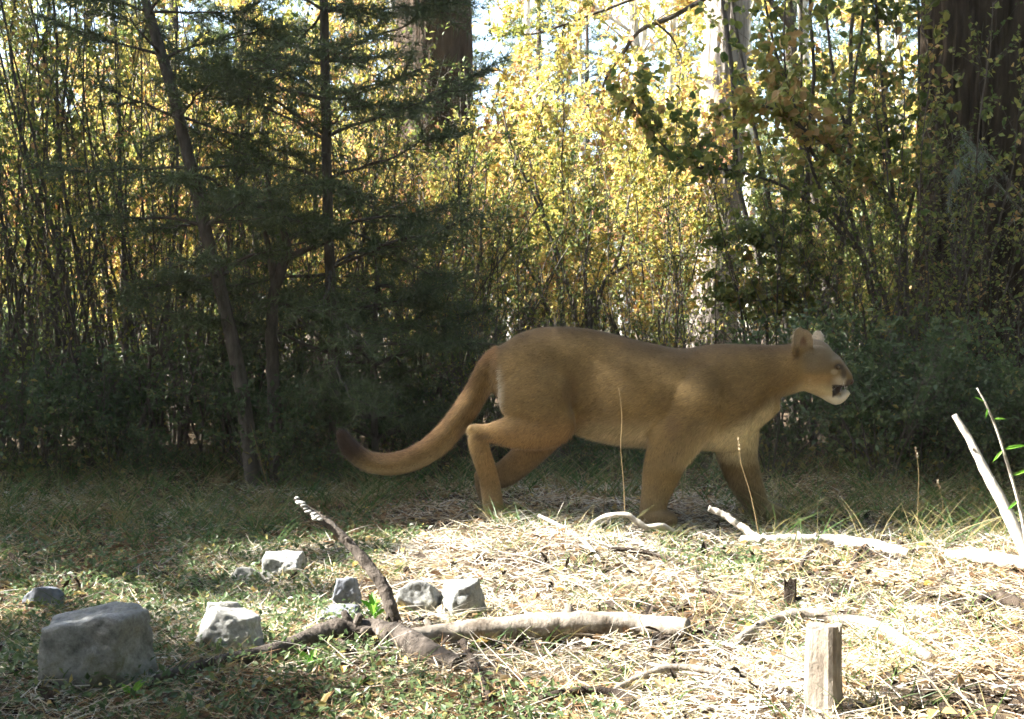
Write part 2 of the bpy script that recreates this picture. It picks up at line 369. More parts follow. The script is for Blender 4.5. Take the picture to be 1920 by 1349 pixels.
# ---- trunks
def trunk(name, pts, rads, mat_, parent, sides=40, rows=160, furrow=.0, seed=1, ring=7.0):
    q = cr(np.c_[np.array(pts), rads], rows); mb = MB(); p = q[:, :3]; r = q[:, 3]
    a = np.linspace(0, 2 * math.pi, sides, endpoint=False)
    v = p[:, None, :] + np.stack([np.cos(a), np.sin(a), 0 * a], -1)[None] * r[:, None, None]
    if furrow:
        s = np.stack([np.cos(a)[None] * ring + 0 * r[:, None], np.sin(a)[None] * ring + 0 * r[:, None], p[:, 2][:, None] * 1.6 + 0 * a[None]], -1)
        n1 = vnoise(s + .5 * vnoise(s * .7, seed + 8)[..., None], seed); n2 = fbm(s * 2.3, 3, seed + 3)
        f = -np.clip(.28 - np.abs(n1), 0, 1) * 2.4 + .35 * n2
        v = v + np.stack([np.cos(a), np.sin(a), 0 * a], -1)[None] * (f * furrow)[..., None]
    v = v.reshape(-1, 3); i = np.arange(rows - 1)[:, None] * sides; j = np.arange(sides)[None]; j2 = (j + 1) % sides
    mb.add(v, np.stack([i + j, i + j2, i + sides + j2, i + sides + j], -1).reshape(-1, 4))
    return mb.build(name, mat_, parent)
def needles(nb, pos, d, n_per, L, spread=.85, w=.0022):
    k = len(pos) * n_per; idx = np.repeat(np.arange(len(pos)), n_per)
    dd = nrm(d[idx] * .55 + rvec(k) * spread); p = pos[idx]; s = nrm(np.cross(dd, rvec(k))) * w
    ll = (L * (.6 + .6 * rng.random(k)))[:, None]; r = np.clip(.45 + .25 * rng.normal(size=k), 0, 1)
    v = np.stack([p - s, p + s, p + dd * ll], 1).reshape(-1, 3); nb.add(v, np.arange(3 * k).reshape(-1, 3), np.repeat(r, 3))
def limb_set(root, specs, needle_L=.06, per=22, twig_n=12, twig_L=.22, keep=None, lsides=6, clear=.25, w=.0022, join=False):
    """specs: (start, dir, length, radius). Limbs become children; twigs and needles are joined."""
    tb, nb, jb = MB(), MB(), MB()
    for (a, d, L, r) in specs:
        if keep is not None:
            e = np.array(a) + np.array(d) / np.linalg.norm(d) * L * np.array([[.4], [.7], [1.]]) - np.array([0, 0, .1])
            if keep(e).sum() < 2: continue
        n = 8; t = np.linspace(0, 1, n); d = np.array(d) / np.linalg.norm(d)
        p = np.array(a) + d * (L * t)[:, None] + np.array([0, 0, -.18]) * (L * t ** 2)[:, None] + np.array([0, 0, .10]) * (L * t ** 4)[:, None] + np.cumsum(rng.normal(size=(n, 3)), 0) * .012 * L
        m_ = jb if join else MB(); q = cr(p, 7 if join else 14); tube(m_, q, np.linspace(r, r * .25, len(q)), 4 if join else lsides, .15, 30)
        if not join: m_.build('limb', M['bark_dark'], root)
        k = max(3, int(twig_n * L / .7)); tt = clear + (1 - clear) * rng.random(k); f = tt * (n - 1); i = np.minimum(f.astype(int), n - 2)
        pa = p[i] + (p[i + 1] - p[i]) * (f - i)[:, None]; tg = nrm(p[i + 1] - p[i]); side = nrm(np.cross(tg, [0, 0, 1])) * np.where(rng.random(k) < .5, 1, -1)[:, None]
        td = nrm(tg * .75 + side * .8 + np.array([0, 0, 1]) * rng.normal(size=(k, 1)) * .18); tl = twig_L * (.5 + .8 * rng.random(k)) * (1.2 - .5 * tt)
        pa = np.vstack([pa, p[-2]]); td = np.vstack([td, nrm(p[-1] - p[-2])]); tl = np.r_[tl, twig_L * .8]; k += 1
        at = twigs(tb, pa, td, tl, np.full(k, .0025), np.zeros((k, 3)) + [0, 0, -.1])
        ns = 7; idx = np.repeat(np.arange(k), ns); u = np.tile(np.linspace(.12, 1, ns), k)
        pos = at(idx, u); dd = td[idx]
        if keep is not None: q_ = keep(pos); pos, dd = pos[q_], dd[q_]
        if len(pos): needles(nb, pos, dd, per, needle_L, w=w)
    if join: jb.build('limbs', M['bark_dark'], root, kind='stuff')
    tb.build('twigs', M['bark_dark'], root, kind='stuff'); nb.build('needles', M['needle'], root, smooth=False, kind='stuff')
def whorls(base, path_fn, z0, z1, dz, nb_, L0, L1, r=.009, up=.15):
    sp = []; z = z0
    while z < z1:
        f = (z - z0) / (z1 - z0); a0 = rng.uniform(0, 6.28)
        for k in range(nb_):
            a = a0 + 6.283 * k / nb_ + rng.uniform(-.35, .35); L = (L0 + (L1 - L0) * f) * rng.uniform(.65, 1.15)
            sp.append((path_fn(z), (math.cos(a), math.sin(a), up + rng.uniform(-.3, .4)), L, r * (1.1 - .5 * f)))
        z += dz * rng.uniform(.8, 1.2)
    return sp
def path_interp(pts):
    q = np.array(pts)
    return lambda z: np.array([np.interp(z, q[:, 2], q[:, 0]), np.interp(z, q[:, 2], q[:, 1]), z])
def rel(pts, o): return [np.array(p) - o for p in pts]

# young pine with the straight trunk
reseed(21)
def pine_from_px(name, label, pix, y, rads, z0, z1, dz, nb_, L0, L1, top=None, **kw):
    pts = [P(px, py, y) for px, py in pix]; b = pts[0]; o = np.array([b[0], y, H(b[0], y)])
    pts = rel(pts, o); pts[0][2] = -.04
    if top is not None: pts.append(np.array(top) - o)
    root = thing(name, label, 'tree', o); trunk('trunk', pts, rads, M['bark_dark'], root, 14, 90, .004, 5)
    limb_set(root, whorls(None, path_interp(cr(np.array(pts), 40)), z0, z1, dz, nb_, L0, L1), **kw); return root
pine_from_px('young_pine', 'young pine with straight slim trunk behind the cougar tail', [(630, 894), (626, 700), (615, 400), (608, 30)], 6.3, [.034, .028, .025, .021, .012], .62, 3.3, .2, 5, .85, .5,
             top=P(606, -520, 6.3), per=10, needle_L=.07, twig_n=17, twig_L=.28, w=.0022)
pine_from_px('leaning_pine', 'leaning young pine with curved dark trunk beside the crooked bare trunk', [(478, 905), (448, 700), (385, 430), (330, 200), (290, 60)], 6.0, [.040, .034, .030, .027, .024, .01], .95, 2.7, .24, 4, .55, .45,
             top=P(200, -250, 6.0), per=9, needle_L=.07, twig_n=15, w=.0022)
# low drooping little pine
reseed(24)
pine_from_px('small_pine', 'small dense pine with drooping boughs at the foot of the straight young pine', [(705, 905), (700, 700), (705, 560)], 6.6, [.02, .016, .01, .005], .18, 1.05, .13, 5, .55, .2,
             top=P(705, 440, 6.6), per=9, needle_L=.055, twig_n=14, w=.0022)

# crooked bare trunk
o = np.array([*P(518, 900, 6.15)[:2], 0.]); root = thing('crooked_trunk', 'crooked dark bare trunk forking at mid height between two young pines', 'tree', o)
tr = [P(px, py, 6.15) for px, py in ((520, 905), (516, 800), (510, 650), (512, 560), (530, 500), (545, 478))]; tr[0][2] = -.04
mb = MB(); tube(mb, cr(np.array(rel(tr, o)), 40), np.linspace(.036, .02, 40), 10, .15, 25, 3); mb.build('trunk', M['bark_dark'], root)
for pl in (((516, 545), (505, 470), (498, 430), (512, 400)), ((540, 484), (575, 468), (610, 455), (640, 430)), ((545, 480), (530, 430), (505, 360), (500, 300))):
    mb = MB(); tube(mb, cr(np.array(rel([P(px, py, 6.15) for px, py in pl], o)), 24), np.linspace(.019, .006, 24), 8, .15, 25, 4); mb.build('limb', M['bark_dark'], root)

# big conifer trunk in the middle distance, furrowed red-brown bark
def big_tree(name, label, pl, y, dia_px, mat_, seed, ztop=9, furrow=.03, crown=True, flare=1.35, sides=110, rows=260, ring=8):
    cs = [P(px, py, y) for px, py in pl]; x0 = cs[0][0]; o = np.array([x0, y, H(x0, y)]); r = dia_px * y / F_PX / 2
    dx = (cs[-1][0] - cs[0][0]) / (cs[-1][2] - cs[0][2])
    zs = [-.05, .25, .7, 1.6, 3.2, 6, ztop]; pts = [(dx * max(z, 0), 0, z) for z in zs]; rr = [r * flare * 1.12, r * (1 + (flare - 1) * .6), r * 1.06, r, r * .96, r * .8, r * .5]
    root = thing(name, label, 'tree', o); trunk('trunk', pts, rr, mat_, root, sides, rows, furrow, seed, ring=ring)
    return root, o, dx
reseed(31)
big1, o1, dx1 = big_tree('conifer_trunk', 'thick red-brown conifer trunk rising behind the straight young pine', [(812, 620), (812, 30)], 11.0, 150, M['bark_pine'], 31)
limb_set(big1, whorls(None, lambda z: np.array([dx1 * z, 0, z]), 3.9, 8.5, .5, 4, 1.9, .9, .03), per=7, needle_L=.10, twig_n=8, twig_L=.4, w=.004)
big2, o2, dx2 = big_tree('grey_trunk', 'pale grey furrowed trunk lit bright on one side above yellow shrubs', [(1330, 620), (1357, 30)], 13.0, 88, M['bark_grey'], 37, furrow=.022)
limb_set(big2, whorls(None, lambda z: np.array([dx2 * z, 0, z]), 4.6, 8.5, .6, 3, 1.6, .8, .03), per=6, needle_L=.10, twig_n=7, twig_L=.4, w=.004)
big3, o3, dx3 = big_tree('old_pine', 'huge old pine with deeply furrowed bark and pale lichen hanging on it', [(1838, 620), (1850, 30)], 7.9, 240, M['bark_old'], 41, furrow=.05, flare=1.25, rows=420, sides=240, ring=15)
limb_set(big3, whorls(None, lambda z: np.array([dx3 * z, 0, z]), 4.4, 8.8, .5, 4, 1.7, .9, .035), per=7, needle_L=.10, twig_n=8, twig_L=.4, w=.004)
# lichen-draped dead branches on the old pine
lb = MB()
for nm, pl in enumerate((((1925, 385), (1885, 330), (1850, 285), (1836, 262)), ((1915, 395), (1870, 345), (1835, 305), (1800, 310), (1775, 340)), ((1850, 285), (1815, 290), (1790, 320)), ((1840, 300), (1800, 240)), ((1800, 310), (1780, 370), (1790, 420)))):
    q = cr(np.array(rel([P(px, py, 7.25 - .05 * k) for k, (px, py) in enumerate(pl)], o3)), 20)
    if nm < 2: q = np.vstack([q[0] + [.05, .5, -.12], q])
    mb = MB(); tube(mb, q, np.linspace(.008, .0025, len(q)), 6, .2, 40); mb.build('dead_branch', M['wood_grey'], big3)
    k = 170; f = rng.random(k) * (len(q) - 1); i = np.minimum(f.astype(int), len(q) - 2); pos = q[i] + (q[i + 1] - q[i]) * (f - i)[:, None]
    if nm == 0: pos = pos[:70]; k = 70
    blades(lb, pos + rvec(k) * .012, nrm(np.array([0, 0, -1.]) + rvec(k) * .8), .03 + .13 * rng.random(k) ** 2.5, .0022, rvec(k) * .7, 5)
lb.build('lichen', M['lichen'], big3, kind='stuff')

# aspens far behind, one prototype per shape, then copies
reseed(51)
def aspen(label, group):
    root = thing('aspen', label, 'tree', (0, 0, 0), group); h = 9
    p = stemcurve(np.array([0, 0, -.1]), (rng.uniform(-.4, .4), 0), h, 9, .02); trunk('trunk', p, np.linspace(.085, .03, 9), M['bark_pale'], root, 12, 80, .004, 3)
    st = []
    for k in range(12):
        z = rng.uniform(.3, 1); b = p[int(z * 8)]; a = rng.uniform(0, 6.28); L = rng.uniform(.7, 1.3)
        q = b + np.array([math.cos(a), math.sin(a), .7]) * (L * np.linspace(0, 1, 6))[:, None]; st.append(q)
        m_ = MB(); tube(m_, q, np.linspace(.018, .005, 6), 5); m_.build('limb', M['bark_pale'], root)
    dress(st, None, 16, .5, 16, .07, 'yellow', root, rshift=-.12); return root
asp = [aspen('slender pale aspen with yellow leaves far behind the thicket', 'pale aspens behind the thicket') for _ in range(2)]
for q, (px, y) in enumerate(((1222, 17), (1248, 18.5), (1170, 20), (1418, 18), (1522, 17), (1080, 24), (960, 22), (1290, 25), (700, 19), (655, 24), (560, 21), (450, 25), (240, 20), (60, 24), (1620, 23), (1700, 19), (1810, 25))):
    x = P(px, 600, y)[0]; o_ = asp[q % 2]; loc = (x, y, H(x, y) - .05); rz = rng.uniform(0, 6.28); sc = rng.uniform(.85, 1.2)
    if q < 2: o_.location = loc; o_.rotation_euler = (0, 0, rz)
    else: dup(o_, loc, rz, sc)
# far dark conifers
def conifer(label, group):
    root = thing('far_conifer', label, 'tree', (0, 0, 0), group); trunk('trunk', [(0, 0, -.1), (0, 0, 4), (0, 0, 10)], [.16, .12, .03], M['bark_pine'], root, 12, 40, .01, 2)
    limb_set(root, whorls(None, lambda z: np.array([0, 0, z]), .7, 9.6, .42, 6, 2.0, .4, .02), per=4, needle_L=.17, twig_n=6, twig_L=.55, w=.010, join=True); return root
cf = conifer('dark green conifer standing far back in the wood', 'far conifers in the wood')
for q, (px, y) in enumerate(((330, 24), (30, 30), (600, 28), (1010, 30), (1100, 34), (1480, 27), (1650, 30), (1880, 26), (830, 34), (170, 34), (1270, 36), (450, 36), (-150, 27), (2080, 29))):
    x = P(px, 600, y)[0]; loc = (x, y, H(x, y) - .1); rz = rng.uniform(0, 6.28); sc = rng.uniform(.85, 1.25)
    if q == 0: cf.location = loc
    else: dup(cf, loc, rz, sc)

# ---- left thicket of upright stems
reseed(61)
for q, (px, y, nst, h, lx) in enumerate(((205, 7.0, 12, 3.3, -.35), (75, 7.4, 10, 3.2, -.2), (290, 7.9, 12, 3.3, -.3), (150, 8.4, 12, 3.4, -.1), (390, 8.3, 11, 3.0, -.1), (-40, 6.8, 9, 3.1, .0), (20, 8.9, 10, 3.0, .2), (480, 8.8, 9, 2.6, .1), (760, 8.7, 11, 2.0, .0), (880, 8.2, 12, 1.7, .2))):
    x = P(px, 600, y)[0]
    lab = 'tall shrub of many upright dark stems and sparse leaves' if q < 8 else 'bare twiggy shrub with dark stems standing behind the cougar rump'
    shrub('stem_shrub', lab, 'shrub', (x, y, H(x, y)), nst, h, .55, .014, 12, .4, 16, .036, 'olive' if q % 2 else 'yellow', 'upright stem shrubs of the dark thicket' if q < 8 else 'bare shrubs behind the cougar rump', wob=.05, base=.28, lean=(lx, 0), rshift=-.1)

reseed(66)
protoT = [shrub('tangled_shrub', 'tangled shrub of fine dark twigs', 'shrub', (0, 0, 0), 13, 2.3, .75, .008, 22, .55, 7, .03, 'olive', 'tangled shrubs', wob=.12, base=.3, tmin=.15, twr=.0024, join=True, rshift=-.12) for _ in range(3)]
for q, (px, y, sc) in enumerate(((40, 6.3, .8), (250, 6.5, .9), (420, 6.9, .8), (560, 7.3, 1.0), (700, 7.5, 1.0), (830, 7.6, .85), (960, 7.9, .8), (1050, 8.0, .6), (1200, 8.1, .7), (1330, 7.8, .75), (1450, 7.6, .9), (1560, 6.9, .7), (1690, 6.8, .75), (150, 7.6, 1.2), (350, 7.9, 1.2), (640, 8.6, 1.15), (780, 9.4, 1.2), (1820, 6.7, .6), (900, 6.9, .5), (-60, 7.2, 1.1))):
    x = P(px, 600, y)[0]; where = 'in the upright stem thicket' if px < 480 else 'among the young pines' if px < 800 else 'behind the cougar' if px < 1400 else 'in front of the old pine and arching shrub'
    put(protoT, q % 3, x, y, sc, rng.uniform(0, 6.28), 'tangled shrub of fine dark twigs ' + where, 'tangled shrubs ' + where)
# ---- fanning shrub behind the cougar's back
o = np.array([*P(1095, 600, 8.4)[:2], 0.]); o[2] = H(o[0], o[1]); root = thing('fan_shrub', 'bare fan-shaped shrub with a thick dark stub rising behind the cougar back', 'shrub', o); st = []
for k, (pl, r) in enumerate(((((1108, 845), (1107, 700), (1107, 620), (1109, 545)), .042), (((1100, 840), (1085, 640), (1060, 520), (1020, 410), (965, 290), (940, 200)), .020), (((1095, 840), (1062, 640), (1040, 480), (1000, 330), (985, 250)), .017), (((1090, 840), (1050, 660), (1000, 520), (930, 430), (880, 390)), .016),
        (((1110, 830), (1125, 560), (1165, 505), (1240, 482), (1330, 480)), .018), (((1112, 830), (1118, 580), (1160, 480), (1180, 370), (1195, 300), (1240, 230)), .015), (((1105, 840), (1098, 560), (1105, 430), (1120, 300)), .013), (((1115, 830), (1135, 600), (1170, 640), (1260, 650)), .011), (((1085, 840), (1020, 640), (960, 560), (905, 520)), .013))):
    q = cr(np.array(rel([P(px, py, 8.4 + .04 * (k % 3) * i) for i, (px, py) in enumerate(pl)], o)), 30); q[0][2] = -.03
    mb = MB(); tube(mb, q, np.linspace(r, r * (.75 if k == 0 else .25), 30), 8, .15, 25, k); mb.build('stem', M['bark_dark'], root)
    if k: st.append(q)
dress(st, None, 20, .4, 8, .036, 'yellow', root, tmin=.4, rshift=-.15)

# ---- leafy arching shrub on the right in half shade
reseed(71)
o = np.array([*P(1640, 600, 7.3)[:2], 0.]); o[2] = H(o[0], o[1]); root = thing('arching_shrub', 'large leafy shrub with arching branches and broad yellow-green leaves beside the old pine', 'shrub', o); st = []
for k, (pl, r) in enumerate(((((1700, 850), (1700, 600), (1690, 420), (1640, 345), (1545, 270), (1450, 205), (1400, 200)), .019), (((1690, 850), (1660, 560), (1560, 420), (1470, 350), (1370, 320), (1300, 312), (1235, 265), (1180, 180)), .013), (((1680, 850), (1640, 500), (1600, 300), (1560, 120), (1540, -160), (1560, -520)), .016),
        (((1690, 850), (1680, 450), (1660, 220), (1640, -80), (1650, -560)), .017), (((1670, 850), (1600, 600), (1500, 480), (1420, 440)), .012), (((1685, 850), (1630, 520), (1540, 360), (1490, 200), (1470, 60), (1500, -300)), .013), (((1700, 850), (1690, 500), (1720, 300), (1720, -100), (1700, -420)), .014), (((1675, 850), (1580, 640), (1480, 570), (1400, 560)), .011), (((1695, 850), (1600, 420), (1520, 280), (1460, 120), (1420, -120), (1440, -380)), .014))):  # stems reaching above the view are lengthened to shade the old pine
    q = cr(np.array(rel([P(px, py, 7.3 + .05 * ((k * 7) % 5 - 2) * i) for i, (px, py) in enumerate(pl)], o)), 34); q[0][2] = -.03
    mb = MB(); tube(mb, q, np.linspace(r, r * .25, 34), 7, .15, 25, k); mb.build('stem', M['bark_dark'], root); st.append(q)
dress(st, None, 44, .42, 14, .05, 'olive', root, tmin=.3, wr=.75, hexa=True, rshift=-.02)
shrub('twiggy_shrub', 'spreading twiggy shrub with small leaves standing before the old pine trunk', 'shrub', (P(1790, 600, 7.0)[0], 7.0, 0), 12, 2.6, .75, .008, 26, .45, 11, .034, 'olive', None, wob=.1, base=.35)
shrub('shade_tree', 'tall leafy shade tree of several slim stems added between the arching shrub and the old pine', 'tree', (1.8, 7.95, 0), 6, 4.8, .95, .022, 34, .5, 9, .05, 'olive', None, wob=.05, base=.25, tmin=.3, wr=.7)  # added for the shade its crown casts on the old pine
# overhanging bough at the top centre, from a tree of its own
o = np.array([*P(1560, 600, 9.6)[:2], 0.]); o[2] = H(o[0], o[1]); root = thing('bough_tree', 'slim dark tree whose crooked bough bends over the bright thicket', 'tree', o); st = []
for k, (pl, r) in enumerate(((((1560, 790), (1545, 500), (1500, 200), (1470, -150), (1460, -500)), .035), (((1490, 60), (1400, -30), (1260, 32), (1200, 58), (1165, 105), (1135, 150), (1125, 200)), .022), (((1230, 42), (1262, 75), (1285, 130)), .010), (((1400, -30), (1250, -20), (1130, 20), (1010, 62), (960, 60)), .016), (((1060, 45), (1050, 80), (1040, 100)), .007))):
    q = cr(np.array(rel([P(px, py, 9.6) for px, py in pl], o)), 34)
    if k == 0: q[0][2] = -.05
    mb = MB(); tube(mb, q, np.linspace(r, r * .35, 34), 9, .2, 22, k); mb.build('trunk' if k == 0 else 'limb', M['bark_dark'], root); st.append(q)
dress(st[1:], None, 12, .35, 12, .05, 'yellow', root, tmin=.2, rshift=-.2)

# ---- low dark undergrowth in the shade behind the cougar
reseed(81)
GU = 'low dark green bushes in the shade'
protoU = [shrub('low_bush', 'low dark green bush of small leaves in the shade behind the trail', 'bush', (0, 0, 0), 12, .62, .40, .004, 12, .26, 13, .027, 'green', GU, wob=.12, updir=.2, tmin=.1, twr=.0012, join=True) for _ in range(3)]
us = []
for (x0, x1, y0, y1, n, s0, s1) in ((-3.0, -.75, 5.9, 7.2, 20, .45, 1.15), (1.15, 3.1, 5.75, 7.2, 20, .5, 1.2), (-.7, 1.1, 6.3, 7.6, 9, .45, .8), (-3.6, 3.6, 7.6, 9.0, 14, .8, 1.3), (-4.6, -2.2, 8.2, 11, 12, 1.1, 1.7), (2.4, 5, 9, 12, 8, 1.1, 1.7)):
    for q in range(n): us.append((rng.uniform(x0, x1), rng.uniform(y0, y1), rng.uniform(s0, s1)))
for q, (x, y, s) in enumerate(us):
    where = 'behind the cougar' if -.75 < x < 1.1 and y < 7.6 else 'at the foot of the young pines' if x < -.6 and y < 7.6 else 'below the old pine' if y < 7.6 else 'under the sunlit thicket'
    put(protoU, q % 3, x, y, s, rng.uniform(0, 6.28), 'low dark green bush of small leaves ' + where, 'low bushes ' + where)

# ---- unseen trees left of the view, crowns cut so shade and sun land as wanted
Sv = np.array(SUN)
FLECKS = np.array([P(u, v, y) for u, v, y in ((868, 762, 4.83), (835, 800, 4.82), (800, 832, 4.81), (1000, 622, 4.85), (915, 788, 4.76), (890, 815, 4.76), (1222, 812, 4.75), (1228, 790, 4.75), (1275, 735, 4.73), (1545, 622, 4.9), (1745, 60, 7.5), (1760, 120, 7.5), (1750, 180, 7.5), (1745, 250, 7.5), (1790, 80, 7.45), (1800, 150, 7.45), (1770, 290, 7.5), (1740, 330, 7.5), (455, 1075, 3.9), (505, 1060, 3.95), (400, 1150, 2.98), (425, 1180, 2.9), (640, 1020, 4.4), (560, 1000, 4.6))])  # spots kept sunlit by leaving out foliage along their sun rays
def shade_keep(o):
    def f(p):
        q = p + o; h = q - Sv * (q[:, 2] / Sv[2])[:, None]           # where its shadow lands
        n = vnoise(h * [3.2, 3.2, 0] + 5, 77) + .5 * vnoise(h * [8, 8, 0], 78)
        edge = 4.65 + .04 * vnoise(h * [2.5, 0, 0], 79)
        front = h[:, 1] < edge
        fl = np.ones(len(q), bool)
        for c_ in FLECKS:
            w_ = q - c_; fl &= np.linalg.norm(w_ - Sv * (w_ @ Sv)[:, None], axis=1) > (.055 if c_[1] > 4.7 else .10)
        return fl & np.where(front, (h[:, 0] < -.28 + .3 * n) & (n > -.5), (h[:, 1] < np.where(h[:, 0] > 3, 8.6, 7.7)) & (n > np.where((h[:, 0] < -.7) & (h[:, 1] > 5.4), -.45, -.95)))
    return f
reseed(91)
for q, (x, y, h, z0, L0) in enumerate(((-5.3, 5.9, 10.5, 1.6, 1.75), (-6.3, 7.6, 12, 1.8, 1.8), (-4.3, 1.75, 8.5, 1.7, 2.5), (-8.2, 5.6, 15, 3.0, 2.1), (-8.9, 7.3, 17, 3.0, 2.3))):
    o = np.array([x, y, H(x, y)])
    root = thing('shade_conifer', ['tall dense unseen conifer shading the trail', 'tall unseen conifer casting shade from behind the upright stem shrubs', 'slim unseen conifer with crown thinned to dapple the foreground rocks', 'tall unseen conifer set back to shade the trail', 'tall unseen conifer placed to shade the old pine'][q], 'tree', o)
    trunk('trunk', [(0, 0, -.1), (0, 0, h * .5), (0, 0, h)], [.17, .11, .02], M['bark_pine'], root, 16, 90, .01, q)
    limb_set(root, whorls(None, lambda z: np.array([0, 0, z]), z0, h - .2, .34, 7, L0, .45, .018), per=6, needle_L=.14, twig_n=12, twig_L=.42, w=.013, join=True, keep=shade_keep(o), clear=.12)

# the wood goes on behind the viewer and to the right
reseed(95)
fc0 = thing('forest_conifer', 'tall conifer of the surrounding wood', 'tree', (0, 0, 0), 'conifers of the surrounding wood')
trunk('trunk', [(0, 0, -.1), (0, 0, 6), (0, 0, 13)], [.2, .13, .03], M['bark_pine'], fc0, 16, 60, .012, 2)
limb_set(fc0, whorls(None, lambda z: np.array([0, 0, z]), 1.2, 12.6, .5, 7, 2.3, .5, .02), per=3, needle_L=.2, twig_n=6, twig_L=.6, w=.016, join=True)
for q, (x, y) in enumerate(((-4.6, -2.0), (-1.6, -3.6), (1.6, -3.2), (4.4, -1.6), (6.2, 1.2), (6.6, 4.2), (7.0, 7.0), (-7.5, -.8), (-3.2, -6.8), (3.4, -6.4), (8.6, -3.2), (9.4, 2.8), (9.8, 6.0), (0.2, -6.2), (-8.5, -5), (7.6, 10.2))):
    loc = (x, y, H(x, y) - .05); rz = rng.uniform(0, 6.28)
    if q == 0: fc0.location = loc
    else: dup(fc0, loc, rz, rng.uniform(.9, 1.25))

# ------------------------------------------------------------------ the cougar
reseed(101)
CY = 4.85; S = CY / F_PX
def C(u, v): p = P(u, v, CY); return p[0], p[2]
def loft(mb, rows, n=40, seg=28, pw=2.0):
    """rows: (u, v, r_inplane px, r_lateral m, y offset m) along the path in the side view"""
    q = cr(np.array(rows, float), n); c = np.array([[*C(a, b)] for a, b in q[:, :2]]); t = nrm(np.gradient(c, axis=0)); nr_ = np.stack([-t[:, 1], t[:, 0]], -1)
    a = np.linspace(0, 2 * math.pi, seg, endpoint=False); ca, sa = np.cos(a), np.sin(a)
    ca = np.sign(ca) * np.abs(ca) ** (2 / pw); sa = np.sign(sa) * np.abs(sa) ** (2 / pw)
    ri = np.maximum(q[:, 2], .5) * S; rl = np.maximum(q[:, 3], .002)
    X = c[:, None, 0] + nr_[:, None, 0] * ri[:, None] * ca; Z = c[:, None, 1] + nr_[:, None, 1] * ri[:, None] * ca; Y = CY + q[:, 4][:, None] + rl[:, None] * sa
    v = np.stack([X, Y, Z], -1).reshape(-1, 3); i = np.arange(n - 1)[:, None] * seg; j = np.arange(seg)[None]; j2 = (j + 1) % seg
    f = np.stack([i + j, i + j2, i + seg + j2, i + seg + j], -1).reshape(-1, 4)
    e0 = np.array([c[0, 0] - t[0, 0] * ri[0] * .5, CY + q[0, 4], c[0, 1] - t[0, 1] * ri[0] * .5]); e1 = np.array([c[-1, 0] + t[-1, 0] * ri[-1] * .5, CY + q[-1, 4], c[-1, 1] + t[-1, 1] * ri[-1] * .5])
    v = np.vstack([v, e0, e1]); jj = np.arange(seg); kk = (jj + 1) % seg; b = n * seg
    mb.add(v, [f, np.stack([kk, jj, np.full(seg, b)], -1), np.stack([b - seg + jj, b - seg + kk, np.full(seg, b + 1)], -1)])
def tb_rows(rows): return [(u, (t + b) / 2, (b - t) / 2, l, 0) for u, t, b, l in rows]
cb = MB()
loft(cb, tb_rows([(922, 682, 742, .055), (938, 654, 765, .088), (968, 633, 788, .112), (1010, 620, 800, .122), (1060, 617, 806, .106), (1105, 623, 820, .100), (1160, 637, 836, .132), (1210, 648, 842, .138), (1260, 657, 845, .138), (1300, 657, 848, .132), (1340, 650, 850, .122), (1380, 650, 851, .110), (1410, 656, 848, .092), (1428, 680, 838, .065)]), 70, 40)
loft(cb, [(1310, 738, 84, .105, 0), (1370, 718, 70, .092, 0), (1420, 706, 56, .080, 0), (1455, 701, 49, .072, 0), (1490, 695, 46, .070, 0), (1515, 692, 44, .068, 0)], 40, 36)
# head: skull, muzzle, cheeks, lower jaw
loft(cb, tb_rows([(1492, 656, 735, .062), (1510, 646, 738, .073), (1528, 641, 737, .076), (1544, 647, 732, .067), (1556, 659, 722, .048)]), 40, 32)
loft(cb, [(1540, 696, 41, .066, 0), (1557, 701, 34, .057, 0), (1572, 708, 25, .046, 0), (1585, 714, 17, .037, 0), (1594, 717, 11, .026, 0)], 36, 28)
loft(cb, [(1512, 716, 22, .066, 0), (1532, 726, 20, .060, 0), (1548, 738, 16, .046, 0), (1560, 750, 12, .036, 0), (1570, 754, 10, .030, 0), (1581, 748, 8, .026, 0), (1589, 739, 7, .019, 0)], 30, 24)
loft(cb, [(1550, 738, 14, .040, 0), (1562, 740, 12, .022, 0), (1574, 738, 9, .016, 0)], 12, 16)          # mouth interior
for s in (-1, 1):
    loft(cb, [(1566, 716, 12, .016, s * .034), (1577, 719, 12, .018, s * .030), (1588, 720, 9, .014, s * .020)], 14, 16)   # whisker pads
    loft(cb, [(1548, 688, 8, .014, s * .052), (1560, 684, 9, .014, s * .046), (1572, 684, 6, .010, s * .034)], 12, 14)      # brow
# near shoulder and fore legs
loft(cb, [(1345, 690, 20, .02, -.07), (1328, 712, 42, .040, -.082), (1305, 750, 58, .058, -.098), (1278, 795, 54, .050, -.098), (1256, 835, 45, .047, -.10), (1243, 862, 40, .043, -.10), (1233, 893, 35, .038, -.10), (1223, 930, 27, .032, -.10), (1217, 958, 24, .030, -.10), (1212, 974, 19, .030, -.10)], 60, 26)
loft(cb, [(1232, 800, 14, .03, -.098), (1226, 822, 17, .03, -.10), (1222, 850, 14, .028, -.10)], 14, 18)     # elbow
loft(cb, [(1198, 968, 15, .032, -.10), (1224, 969, 19, .045, -.10), (1248, 972, 17, .044, -.10), (1260, 976, 11, .036, -.10)], 14, 18)
loft(cb, [(1352, 710, 36, .03, .07), (1380, 770, 56, .045, .088), (1387, 820, 46, .046, .09), (1392, 868, 38, .042, .09), (1407, 912, 32, .036, .09), (1425, 950, 24, .030, .09), (1434, 972, 19, .029, .09)], 50, 24)
loft(cb, [(1422, 966, 14, .03, .09), (1446, 968, 17, .043, .09), (1470, 972, 15, .041, .09), (1482, 976, 10, .034, .09)], 14, 18)
